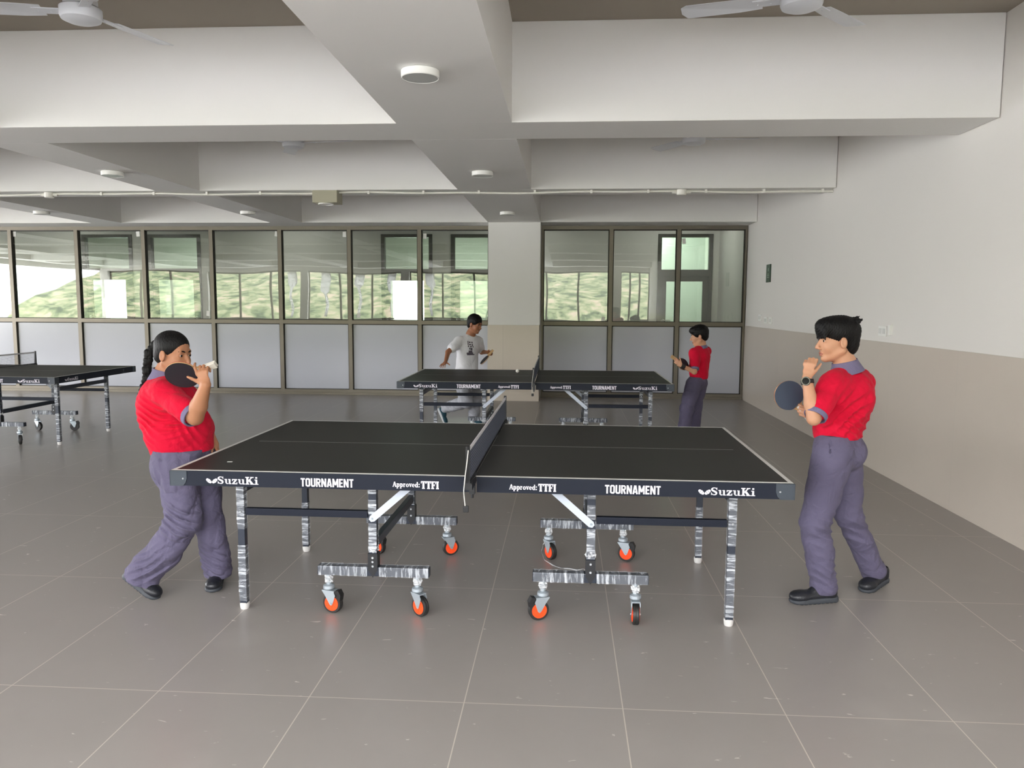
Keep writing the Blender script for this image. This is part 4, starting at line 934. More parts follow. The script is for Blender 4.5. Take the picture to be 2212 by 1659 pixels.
def shoe(parent, base, heel, toe, k=1.0, up=(0, 0, 1), mats_=(None, None), L_=0.235, name='shoe'):
    """sneaker from heel point to toe point (both on the sole line)"""
    heel = V3(heel); toe = V3(toe); f = unit(toe - heel); l = unit(np.cross(V3(up), f)); u = np.cross(f, l); R = np.stack([f, l, u], 1); Ln = L_ * k
    q = lambda x, y, z: heel + f * x * Ln + l * y * k + u * z * k
    up_m, so_m = mats_; cl = Clay(np.minimum(heel, q(1, 0, 0)) - 0.14, np.maximum(heel, q(1, 0, 0)) + 0.16, 0.0035)
    cl.ell(q(0.16, 0, 0.046), V3(0.036, 0.033, 0.036) * k, R, 0.01); cl.cap(q(0.18, 0, 0.045), q(0.16, 0, 0.070), 0.034*k, 0.036*k, 0.01)
    cl.cap(q(0.16, 0, 0.04), q(0.72, 0, 0.034), 0.031*k, 0.030*k, 0.01, lat=l, fa=1.0, fb=1.35); cl.ell(q(0.80, 0, 0.034), V3(0.050, 0.043, 0.031) * k, R, 0.012)
    cl.cap(q(0.22, 0, 0.080), q(0.50, 0, 0.058), 0.028*k, 0.024*k, 0.012); cl.cap(q(0.27, 0, 0.122), q(0.38, 0, 0.075), 0.020*k, 0.018*k, 0.008)
    cl.cap(q(0.13, 0, 0.14), q(0.17, 0, 0.085), 0.029*k, 0.024*k, 0.003, 'sub')
    for t in (0.40, 0.47, 0.54): cl.cap(q(t, -0.020, 0.076 - (t - .4) * 0.09), q(t, 0.020, 0.076 - (t - .4) * 0.09), 0.0045*k, 0.0045*k, 0.002)
    cl.plane(heel + u * 0.012 * k, -u)
    o = cl.mesh(name, up_m, parent, base)
    cs = Clay(np.minimum(heel, q(1, 0, 0)) - 0.1, np.maximum(heel, q(1, 0, 0)) + 0.1, 0.0035)
    cs.cap(q(0.13, 0, 0.012), q(0.74, 0, 0.010), 0.036*k, 0.040*k, 0.004, lat=l, fa=1.0, fb=1.08); cs.ell(q(0.80, 0, 0.012), V3(0.050, 0.045, 0.02) * k, R, 0.01)
    cs.plane(heel + u * 0.031 * k, u); cs.plane(heel, -u)
    for t in np.arange(0.05, 1.0, 0.09): cs.cap(q(t, -0.06, -0.001), q(t, 0.06, -0.001), 0.005*k, 0.005*k, 0, 'sub')
    cs.mesh('sole', so_m, o, base); return o
def paddle(name, c, ax, nrm, rub, rub2, label, hm, L_=0.10, group='table tennis paddles', r=0.076):
    """c blade centre, ax direction blade->handle, nrm face normal"""
    ax = unit(ax); nrm = unit(np.asarray(nrm) - ax * float(np.dot(nrm, ax))); s_ = np.cross(nrm, ax); P = empty(name, tuple(float(x) for x in c), 0, label, 'paddle', group)
    pt = lambda a, b, h: Vector(tuple(ax * a + s_ * b + nrm * h)); out = []
    for i in range(40):
        t = 2 * math.pi * i / 40; a, b = math.cos(t), math.sin(t); rr = r * (1 + 0.03 * abs(b)); out.append((a * r * (1.05 if a < 0 else 1.0), b * rr * (1 - 0.10 * max(0, a) ** 2)))
    MB().prism(out, -0.003, 0.003, pt).prism([(r * 0.86, -0.028), (r * 0.86, 0.028), (r + 0.022, 0.0125), (r + 0.022, -0.0125)], -0.003, 0.003, pt).build('blade', M_wood, P)
    cut = [(min(a, r * 0.87), b) for a, b in out]
    MB().prism(cut, 0.0031, 0.0062, pt).build('rubber', rub, P); MB().prism(cut, -0.0062, -0.0031, pt).build('rubber', rub2, P)
    hd = [(r * 0.93, 0.0125), (r + 0.03, 0.0135), (r + L_ - 0.02, 0.0150), (r + L_, 0.0165), (r + L_, -0.0165), (r + L_ - 0.02, -0.0150), (r + 0.03, -0.0135), (r * 0.93, -0.0125)]
    MB().prism(hd, 0.0031, 0.0115, pt).prism(hd, -0.0115, -0.0031, pt).prism([(r, 0.0115), (r + L_ - 0.001, 0.0145), (r + L_ - 0.001, -0.0145), (r, -0.0115)], -0.0031, 0.0031, pt).build('handle', hm, P, bevel=0.0015)
    return P
def bb(pts, pad): pts = np.array([list(p) for p in pts]); return pts.min(0) - pad, pts.max(0) + pad

# ================================================================== girl on the left
def girl():
    B = (-2.0, 3.9, 0.0); G = empty('person', B, 0, 'girl with braided ponytail, red shirt and grey trousers raising a black paddle', 'person'); h = 0.0036
    f = unit((0.97, -0.20, 0)); hd = Head((-1.998, 3.885, 1.250), (0.955, -0.26, -0.12), (0.06, 0, 1), 0.98)
    neck = V3(-2.052, 3.9, 1.130); shR = V3(-2.00, 3.775, 1.055); shL = V3(-2.065, 4.035, 1.055); elR = V3(-1.79, 3.665, 0.955); wrR = V3(-1.700, 3.600, 1.120); elL = V3(-1.935, 4.07, 0.835); wrL = V3(-1.862, 4.02, 0.755)
    hipR = V3(-1.98, 3.83, 0.68); hipL = V3(-1.945, 3.99, 0.68); knR = V3(-1.935, 3.80, 0.40); anR = V3(-2.150, 3.785, 0.085); knL = V3(-1.885, 3.97, 0.37); anL = V3(-1.852, 3.985, 0.075)
    lo, hi = bb([hd.p(-.12, 0, .12), hd.p(.13, 0, 0), wrR, elR, wrL, anR, anL, shL, shR, (-1.68, 3.6, 1.2)], 0.10); lo[2] = 0.02
    lat = np.cross((0, 0, 1), f)
    cl = Clay(lo, hi, h); hd.build(cl, neck, 0.047)
    cl.cap(neck, (-2.045, 3.905, 1.0), 0.05, 0.115, 0.05, lat=lat, fa=1.2, fb=1.15); cl.cap((-2.045, 3.905, 1.0), (-1.995, 3.905, 0.83), 0.115, 0.13, 0.04, lat=lat, fa=1.15); cl.cap((-1.995, 3.905, 0.83), (-1.97, 3.91, 0.70), 0.13, 0.125, 0.03, lat=lat, fa=1.15)
    cl.chain([neck - V3(0, 0, 0.035), shR, elR], [0.04, 0.043, 0.040], 0.02); cl.cap(elR, elR + (wrR - elR) * 0.35, 0.040, 0.041, 0.01); cl.cap(elR + (wrR - elR) * 0.35, wrR, 0.041, 0.024, 0.01)
    cl.chain([neck - V3(0, 0, 0.035), shL, elL], [0.04, 0.043, 0.036], 0.02); cl.cap(elL, wrL, 0.034, 0.023, 0.01)
    cl.chain([hipR, knR, anR], [0.075, 0.055, 0.036], 0.02); cl.chain([hipL, knL, anL], [0.075, 0.055, 0.036], 0.02)
    # right hand round the handle, palm away from the viewer
    hand(cl, wrR, (-0.34, 0.10, 1.0), (0.0, 1.0, -0.1), (-1, 0.0, -0.3), 0.90, curls=[(0.10, 0.5, 0.4), (0.55, 1.2, 1.0), (0.6, 1.25, 1.0), (0.7, 1.25, 1.0)], thumb=(0.62, -0.10, 0.0), spread=0.08)
    hand(cl, wrL, (0.55, -0.4, -0.6), (-0.6, -0.2, -0.5), (0.3, -1, 0.2), 0.85, curl=(0.4, 0.5, 0.4))
    cl.mesh('body', [M_skin1, M_lip], G, B, paint=lambda ce: hd.lips(ce)); hd.extras(G, B)
    # shirt
    lo2, hi2 = bb([shR, shL, elR, elL, (-2.16, 3.9, 0.75), (-1.84, 3.9, 0.75), neck], 0.12)
    s_ = Clay(lo2, hi2, h)
    s_.cap((-2.058, 3.905, 1.070), (-2.045, 3.905, 1.0), 0.058, 0.128, 0.05, lat=lat, fa=1.5, fb=1.16); s_.cap((-2.045, 3.905, 1.0), (-2.0, 3.905, 0.85), 0.133, 0.150, 0.04, lat=lat, fa=1.14, fb=1.14)
    s_.cap((-2.0, 3.905, 0.85), (-1.985, 3.91, 0.765), 0.155, 0.143, 0.03, lat=lat, fa=1.12); s_.ell((-1.955, 3.90, 0.845), (0.125, 0.14, 0.095), None, 0.03)
    s_.ell((-2.095, 3.905, 0.96), (0.085, 0.13, 0.14), None, 0.04)
    ce_ = shR + (elR - shR) * 0.74
    s_.cap(shR + V3(-0.012, 0.02, 0), ce_, 0.062, 0.058, 0.03); s_.cap(neck - V3(0, 0, 0.05), shR, 0.05, 0.058, 0.03); s_.cap(neck - V3(0, 0, 0.05), shL, 0.05, 0.058, 0.03); s_.cap(shL, shL + (elL - shL) * 0.8, 0.06, 0.055, 0.03)
    s_.warp(folds(4, 0.006, 26, (1, 1, 1.6))); s_.warp(ridges((-2.06, 3.78, 0.93), (0.5, 0, 1), 0.012, 0.034, 0.10)); s_.warp(ridges((-1.95, 3.76, 0.90), (-0.4, 0, 1), 0.010, 0.03, 0.07)); s_.warp(ridges((-1.88, 3.80, 0.86), (1, 0, 0.5), 0.008, 0.04, 0.08))
    s_.plane((-1.985, 3.9, 0.735), (0.05, 0, -1)); dd = unit(elR - shR); s_.a = s_.a  # hem
    e2 = shL + (elL - shL) * 0.8
    sh = s_.mesh('shirt', M_red, G, B)
    cu = Clay(*bb([ce_, ce_ + dd * 0.04], 0.09), 0.003); cu.cap(ce_ + dd * 0.030, ce_ + dd * 0.062, 0.060, 0.0585, 0); cu.plane(ce_ + dd * 0.062, dd); cu.plane(ce_ + dd * 0.034, -dd); cu.cap(ce_ + dd * 0.045, ce_ + dd * 0.1, 0.050, 0.050, 0.002, 'sub'); cu.mesh('sleeve_cuff', M_grey, sh, B)
    co = Clay(*bb([neck], 0.13), 0.003); ax_ = unit((0.20, 0, 1)); nb = neck + V3(-0.004, 0.0, -0.008)
    co.cap(nb - ax_ * 0.02, nb + ax_ * 0.03, 0.080, 0.064, 0, lat=lat, fa=1.06); co.plane(nb + ax_ * 0.042, ax_); co.plane(nb - ax_ * 0.026, -ax_); co.cap(nb + ax_ * 0.0, nb + ax_ * 0.08, 0.055, 0.062, 0.002, 'sub'); co.warp(folds(8, 0.002, 40)); co.mesh('collar', M_grey, sh, B)
    # trousers
    t_ = Clay(*bb([hipR, hipL, knR, anR, anL, (-2.12, 3.9, 0.8), (-1.82, 3.9, 0.8)], 0.11), h)
    t_.cap((-1.985, 3.905, 0.755), (-1.975, 3.91, 0.68), 0.132, 0.130, 0.03, lat=lat, fa=1.15); t_.ell((-2.03, 3.91, 0.66), (0.105, 0.14, 0.10), None, 0.03)
    md = (knR + anR) / 2
    t_.cap(hipR, knR, 0.100, 0.082, 0.03); t_.cap(knR, md, 0.084, 0.080, 0.02); t_.cap(md, anR + V3(-0.005, 0, 0.035), 0.080, 0.076, 0.015); t_.cap(anR + V3(-0.002, 0, 0.035), anR + V3(-0.012, 0, -0.012), 0.074, 0.078, 0.01)
    md = (knL + anL) / 2
    t_.cap(hipL, knL, 0.096, 0.075, 0.03); t_.cap(knL, md, 0.072, 0.066, 0.02); t_.cap(md, anL, 0.066, 0.072, 0.015)
    t_.warp(folds(6, 0.009, 24, (1, 1, 1.3))); t_.warp(ridges(knR + V3(0, -0.06, 0), (0.5, 0, 1), 0.016, 0.042, 0.10)); t_.warp(ridges(anR + V3(0.05, -0.05, 0.10), (-0.7, 0, 1), 0.012, 0.036, 0.10)); t_.warp(ridges(anL + V3(0, -0.05, 0.06), (0.5, 0, 1), 0.010, 0.034, 0.09)); t_.warp(ridges((-2.0, 3.80, 0.62), (1, 0, 0.35), 0.008, 0.05, 0.09))
    dr = unit(anR - knR); t_.plane((-1.98, 3.9, 0.762), (0.03, 0, 1))
    P0 = V3(-2.160, 3.78, 0.082)
    w = t_._win(P0 - 0.16, P0 + 0.16); sl, X, Y, Z = w; D = -((X - P0[0]) * 0.42 + (Z - P0[2]) * 0.905) + 0 * Y; t_.a[sl] = np.where((X < -2.0) & (Z < 0.25), np.maximum(t_.a[sl], D), t_.a[sl])
    P0 = anL + V3(0, 0, -0.035); w = t_._win(P0 - 0.10, P0 + 0.10); sl, X, Y, Z = w; t_.a[sl] = np.where(X > -1.98, np.maximum(t_.a[sl], P0[2] - Z + 0 * X), t_.a[sl])
    tr_ = t_.mesh('trousers', M_trs, G, B)
    shoe(G, B, (-2.268, 3.80, 0.094), (-2.06, 3.745, -0.012), 0.97, (0.42, 0, 0.9), (M_shoe, M_sole), 0.245); shoe(G, B, (-1.875, 4.045, 0.004), (-1.82, 3.845, 0.001), 0.95, (0, 0, 1), (M_shoe, M_sole), 0.225)
    # hair: tight cap plus braid
    hc = Clay(*bb([hd.c], 0.16), 0.003); R = hd.R
    hc.ell(hd.p(-0.018, 0, 0.038), V3(0.095, 0.078, 0.080) * 0.98, R, 0.01); hc.ell(hd.p(-0.055, 0, -0.015), V3(0.052, 0.062, 0.055), R, 0.02)
    hc.ell(hd.p(0.085, 0, -0.030), V3(0.066, 0.085, 0.085), R, 0.004, 'sub'); hc.ell(hd.p(-0.002, -0.075, -0.040), V3(0.030, 0.03, 0.044), R, 0.004, 'sub'); hc.ell(hd.p(-0.002, 0.075, -0.040), V3(0.030, 0.03, 0.044), R, 0.004, 'sub'); hc.plane(hd.p(0, 0, -0.062), -hd.u)
    hc.warp(lambda x, y, z: 0.0008 * np.sin(((z - hd.c[2]) * 0.7 + (x - hd.c[0]) * 0.6) * 900)); ha = hc.mesh('hair', M_hair, G, B)
    pts = [hd.p(-0.100, 0, 0.050), hd.p(-0.124, 0.004, 0.030)] + [V3(p) for p in ((-2.140, 3.905, 1.255), (-2.143, 3.90, 1.215), (-2.153, 3.898, 1.17), (-2.152, 3.895, 1.125), (-2.168, 3.893, 1.08), (-2.182, 3.89, 1.035), (-2.196, 3.89, 0.99), (-2.190, 3.895, 0.945), (-2.172, 3.90, 0.905))]
    br = Clay(*bb(pts, 0.05), 0.003); br.cap(pts[0], pts[1], 0.016, 0.024, 0.01)
    for i in range(1, len(pts) - 1):
        r_ = 0.027 - 0.0013 * i
        for sg in (-1, 1):
            m0 = pts[i] + V3(sg * 0.009, sg * 0.004, 0.0); m1 = (pts[i] + pts[i+1]) / 2 + V3(-sg * 0.008, -sg * 0.004, 0); br.cap(m0 + (m1 - m0) * 0.1, m1, r_ * 0.72, r_ * 0.60, 0.004)
    br.mesh('braid', M_hair, ha, B)
    MB().lathe([(0.019, -0.006), (0.023, 0), (0.019, 0.006)], c=tuple(hd.p(-0.108, 0, 0.045) - V3(B)), M=Matrix.Rotation(math.radians(70), 4, 'Y'), n=20).build('hair_tie', M_black, ha, smooth=True)
girl()
paddle('table_tennis_paddle', (-1.835, 3.650, 1.163), (0.955, -0.03, 0.30), (-0.02, -0.74, -0.66), M_rub_b, M_rub_r, 'black paddle with pale handle raised in the braided girl\'s right hand', M_ivory, r=0.079, L_=0.098)

# ================================================================== boy on the right, hand at his mouth
def boy():
    B = (1.42, 4.05, 0.0); G = empty('person', B, 0, 'taller boy at right in red shirt with black watch, hand raised to his mouth', 'person'); h = 0.0036
    hd = Head((1.368, 4.035, 1.338), (-0.985, -0.06, -0.03), (0.02, 0, 1), 0.98)
    f = unit((-0.80, 0.60, 0)); lat = np.cross((0, 0, 1), f)
    neck = V3(1.424, 4.045, 1.205); shL = V3(1.318, 3.935, 1.115); shR = V3(1.535, 4.145, 1.115); elL = V3(1.213, 3.845, 0.965); wrL = V3(1.188, 3.90, 1.158); elR = V3(1.572, 4.235, 0.965); wrR = V3(1.288, 4.055, 0.965)
    hipL = V3(1.352, 3.99, 0.775); hipR = V3(1.455, 4.12, 0.775); knL = V3(1.275, 3.95, 0.42); anL = V3(1.345, 3.985, 0.09); knR = V3(1.502, 4.13, 0.42); anR = V3(1.678, 4.215, 0.095)
    lo, hi = bb([hd.p(-.12, 0, .12), hd.p(.13, 0, 0), wrL, elL, elR, wrR, anL, anR, (1.15, 3.8, 1.25)], 0.10); lo[2] = 0.02
    cl = Clay(lo, hi, h); hd.build(cl, neck, 0.043)
    cl.cap(neck, (1.42, 4.045, 1.06), 0.046, 0.072, 0.05, lat=lat, fa=1.2, fb=1.45); cl.cap((1.42, 4.045, 1.06), (1.405, 4.05, 0.90), 0.074, 0.070, 0.04, lat=lat, fa=1.45, fb=1.3); cl.cap((1.405, 4.05, 0.90), (1.403, 4.055, 0.80), 0.080, 0.088, 0.03, lat=lat, fa=1.35)
    cl.chain([neck - V3(0, 0, 0.04), shL, elL], [0.035, 0.038, 0.032], 0.02); cl.cap(elL, elL + (wrL - elL) * 0.35, 0.033, 0.034, 0.01); cl.cap(elL + (wrL - elL) * 0.35, wrL, 0.034, 0.0225, 0.01)
    cl.chain([neck - V3(0, 0, 0.04), shR, elR], [0.035, 0.038, 0.031], 0.02); cl.cap(elR, wrR, 0.032, 0.022, 0.01)
    cl.chain([hipL, knL, anL], [0.07, 0.048, 0.033], 0.02); cl.chain([hipR, knR, anR], [0.07, 0.048, 0.033], 0.02)
    hand(cl, wrL + V3(0.002, 0, 0.008), (0.20, 0.14, 1.0), (0.45, 0.9, 0.0), (0.9, -0.4, 0), 0.88, curls=[(0.45, 1.0, 0.8), (0.6, 1.2, 1.0), (0.65, 1.2, 1.0), (0.75, 1.2, 1.0)], thumb=(0.9, 0.55, 0.30), spread=0.05)
    hand(cl, wrR, (-1.0, -0.35, 0.12), (0.2, 0.9, 0.2), (-0.1, -0.3, 1.0), 0.86, curls=[(0.35, 1.0, 0.7), (0.6, 1.2, 1.0), (0.7, 1.3, 1.0), (0.8, 1.3, 1.0)], thumb=(0.7, 0.2, 0.2))
    cl.mesh('body', [M_skin2, M_lip], G, B, paint=lambda ce: hd.lips(ce)); hd.extras(G, B)
    s_ = Clay(*bb([shL, shR, elL, elR, (1.28, 3.95, 0.85), (1.55, 4.2, 0.85), neck], 0.12), h)
    s_.cap((1.424, 4.045, 1.148), (1.42, 4.045, 1.07), 0.052, 0.094, 0.05, lat=lat, fa=1.7, fb=1.50); s_.cap((1.42, 4.045, 1.07), (1.413, 4.05, 0.95), 0.100, 0.108, 0.04, lat=lat, fa=1.48, fb=1.30); s_.cap((1.413, 4.05, 0.95), (1.402, 4.05, 0.875), 0.112, 0.114, 0.03, lat=lat, fa=1.18, fb=1.10)
    s_.ell((1.47, 4.02, 1.05), (0.085, 0.10, 0.12), None, 0.04)
    ce_ = shL + (elL - shL) * 0.66
    s_.cap(shL + V3(0.02, 0.02, 0), ce_, 0.060, 0.055, 0.03); s_.cap(neck - V3(0, 0, 0.05), shL, 0.045, 0.056, 0.03); s_.cap(neck - V3(0, 0, 0.05), shR, 0.045, 0.056, 0.03); s_.cap(shR, shR + (elR - shR) * 0.75, 0.056, 0.052, 0.03)
    s_.warp(folds(12, 0.006, 24, (1, 1, 1.3))); s_.warp(ridges((1.37, 3.92, 0.98), (0.8, 0, -0.8), 0.013, 0.045, 0.10)); s_.warp(ridges((1.46, 3.96, 0.90), (0.5, 0, 1), 0.012, 0.042, 0.10)); s_.warp(ridges((1.44, 3.93, 1.05), (0.5, 0, -1), 0.007, 0.05, 0.09))
    s_.plane((1.40, 4.05, 0.838), (0.06, 0, -1)); sh = s_.mesh('shirt', M_red, G, B); dd = unit(elL - shL)
    cu = Clay(*bb([ce_, ce_ + dd * 0.04], 0.09), 0.003); cu.cap(ce_ + dd * 0.03, ce_ + dd * 0.058, 0.0565, 0.0545, 0); cu.plane(ce_ + dd * 0.060, dd); cu.plane(ce_ + dd * 0.034, -dd); cu.cap(ce_ + dd * 0.045, ce_ + dd * 0.1, 0.047, 0.047, 0.002, 'sub'); cu.mesh('sleeve_cuff', M_grey, sh, B)
    co = Clay(*bb([neck], 0.14), 0.003); ax_ = unit((-0.26, 0.0, 1)); nb = neck + V3(0.0, 0, -0.010)
    co.cap(nb - ax_ * 0.028, nb + ax_ * 0.03, 0.086, 0.062, 0, lat=lat, fa=1.1); co.plane(nb + ax_ * 0.040, ax_); co.plane(nb - ax_ * 0.026, -ax_); co.cap(nb + ax_ * 0.0, nb + ax_ * 0.08, 0.054, 0.064, 0.002, 'sub'); co.mesh('collar', M_grey, sh, B)
    t_ = Clay(*bb([hipL, hipR, knL, anL, anR, (1.30, 4.0, 0.87), (1.53, 4.1, 0.87)], 0.10), h)
    t_.cap((1.403, 4.052, 0.855), (1.405, 4.055, 0.79), 0.094, 0.098, 0.03, lat=lat, fa=1.25, fb=1.3); t_.ell((1.462, 4.045, 0.765), (0.075, 0.10, 0.085), None, 0.03)
    md = (knL + anL) / 2; t_.cap(hipL + V3(0.01, 0, 0), knL + V3(0.005, 0, 0), 0.098, 0.074, 0.03); t_.cap(knL, md, 0.073, 0.067, 0.02); t_.cap(md, anL + V3(0, 0, -0.005), 0.067, 0.064, 0.015)
    md = (knR + anR) / 2; t_.cap(hipR, knR, 0.090, 0.068, 0.03); t_.cap(knR, md, 0.067, 0.062, 0.02); t_.cap(md, anR, 0.062, 0.062, 0.015)
    t_.warp(folds(15, 0.006, 20, (1, 1, 1.5))); t_.warp(ridges(knL + V3(0.05, -0.04, -0.02), (0.1, 0, 1), 0.009, 0.05, 0.09)); t_.warp(ridges(anL + V3(0, -0.04, 0.06), (0.4, 0, 1), 0.008, 0.04, 0.08)); t_.warp(ridges(knR + V3(0.05, -0.05, -0.08), (0.2, 0, 1), 0.008, 0.05, 0.10))
    t_.cap((1.325, 3.925, 0.845), (1.318, 3.905, 0.790), 0.005, 0.006, 0.002, 'sub'); t_.cap((1.318, 3.905, 0.790), (1.348, 3.895, 0.745), 0.006, 0.005, 0.002, 'sub')
    t_.plane((1.40, 4.05, 0.862), (0, 0, 1))
    P0 = anL + V3(0, 0, -0.045); w = t_._win(P0 - 0.12, P0 + 0.12); sl, X, Y, Z = w; t_.a[sl] = np.where(X < 1.47, np.maximum(t_.a[sl], P0[2] - Z + 0 * X), t_.a[sl])
    dr = unit((0.30, 0, -1)); P0 = anR + dr * 0.045; w = t_._win(P0 - 0.12, P0 + 0.12); sl, X, Y, Z = w; D = (X - P0[0]) * dr[0] + (Y - P0[1]) * dr[1] + (Z - P0[2]) * dr[2]; t_.a[sl] = np.where(X > 1.55, np.maximum(t_.a[sl], D), t_.a[sl])
    tr_ = t_.mesh('trousers', M_trs, G, B)
    be = Clay(*bb([(1.40, 4.05, 0.85)], 0.2), 0.004); be.cap((1.403, 4.052, 0.875), (1.403, 4.052, 0.83), 0.100, 0.100, 0, lat=lat, fa=1.25); be.plane((1.4, 4.05, 0.864), (0, 0, 1)); be.plane((1.4, 4.05, 0.842), (0, 0, -1)); be.mesh('belt', M_black, tr_, B)
    shoe(G, B, (1.418, 3.99, 0.002), (1.178, 3.945, 0.0), 1.0, (0, 0, 1), (M_shoe, M_sole), 0.262); shoe(G, B, (1.765, 4.265, 0.022), (1.60, 4.13, 0.0), 0.97, (0.1, 0, 1), (M_shoe, M_sole), 0.235)
    R = hd.R; hc = Clay(*bb([hd.c], 0.18), 0.003)
    hc.ell(hd.p(-0.018, 0, 0.046), V3(0.101, 0.080, 0.080), R, 0.01); hc.ell(hd.p(0.035, 0, 0.075), V3(0.072, 0.066, 0.045), R, 0.02); hc.ell(hd.p(0.072, 0, 0.050), V3(0.030, 0.060, 0.038), R, 0.015); hc.ell(hd.p(-0.065, 0, -0.01), V3(0.045, 0.062, 0.07), R, 0.02)
    hc.ell(hd.p(0.098, 0, -0.072), V3(0.085, 0.095, 0.085), R, 0.003, 'sub')
    for sg in (1, -1): hc.ell(hd.p(0.050, sg * 0.085, -0.012), V3(0.040, 0.035, 0.026), R, 0.003, 'sub'); hc.ell(hd.p(-0.006, sg * 0.08, -0.036), V3(0.026, 0.032, 0.052), R, 0.004, 'sub')
    hc.plane(hd.p(0, 0, -0.082), -hd.u)
    for i in range(14):
        a = rng_h.uniform(-1, 1); hc.cap(hd.p(-0.07 - 0.02 * rng_h.random(), a * 0.04, 0.085 + 0.02 * rng_h.random()), hd.p(-0.098 - 0.012 * rng_h.random(), a * 0.06, 0.080 + 0.042 * rng_h.random()), 0.012, 0.002, 0.006)
    for i in range(9): a = -1 + i * 0.25; hc.cap(hd.p(0.075, a * 0.045, 0.055), hd.p(0.092 - 0.012 * a * a, a * 0.052, 0.004 + 0.010 * rng_h.random()), 0.015, 0.003, 0.006)
    hc.warp(lambda x, y, z: 0.0012 * np.sin(((z - hd.c[2]) * 0.55 - (x - hd.c[0]) * 0.8) * 620 + 30 * y)); hc.mesh('hair', M_hair, G, B)
    # wrist watch
    wd = unit(wrL - elL); wc = elL + (wrL - elL) * 0.90; l_ = V3(-0.45, -0.9, 0.0); l_ = unit(l_ - wd * float(l_ @ wd))
    wt = Clay(*bb([wc], 0.07), 0.0025); wt.cap(wc - wd * 0.02, wc + wd * 0.02, 0.031, 0.030, 0); wt.plane(wc + wd * 0.011, wd); wt.plane(wc - wd * 0.011, -wd); st = wt.mesh('watch_strap', M_black, G, B)
    ctr = wc + l_ * 0.030 - V3(B); a_ = Vector(tuple(ctr)); b_2 = Vector(tuple(ctr + l_ * 0.009)); m = MB().cyl(a_, b_2, 0.022, 28); m.build('watch_case', M_blackm, st, smooth=True)
    MB().cyl(b_2, b_2 + Vector(tuple(l_ * 0.0015)), 0.019, 28).build('watch_bezel', mat('bezel', srgb(120, 118, 100), 0.3, metal=0.8), st, smooth=True); MB().cyl(b_2 + Vector(tuple(l_ * 0.0015)), b_2 + Vector(tuple(l_ * 0.002)), 0.0172, 28).build('watch_glass', mat('watch_glass_black', srgb(16, 20, 20), 0.08), st, smooth=True)
rng_h = random.Random(5)
boy()
paddle('table_tennis_paddle', (1.148, 4.045, 1.052), (0.68, 0.06, -0.73), (0.12, -0.99, 0.05), M_rub_n, M_rub_r, 'navy-faced paddle with ivory handle in the right-hand boy\'s lower hand', M_ivory, r=0.074, L_=0.095)

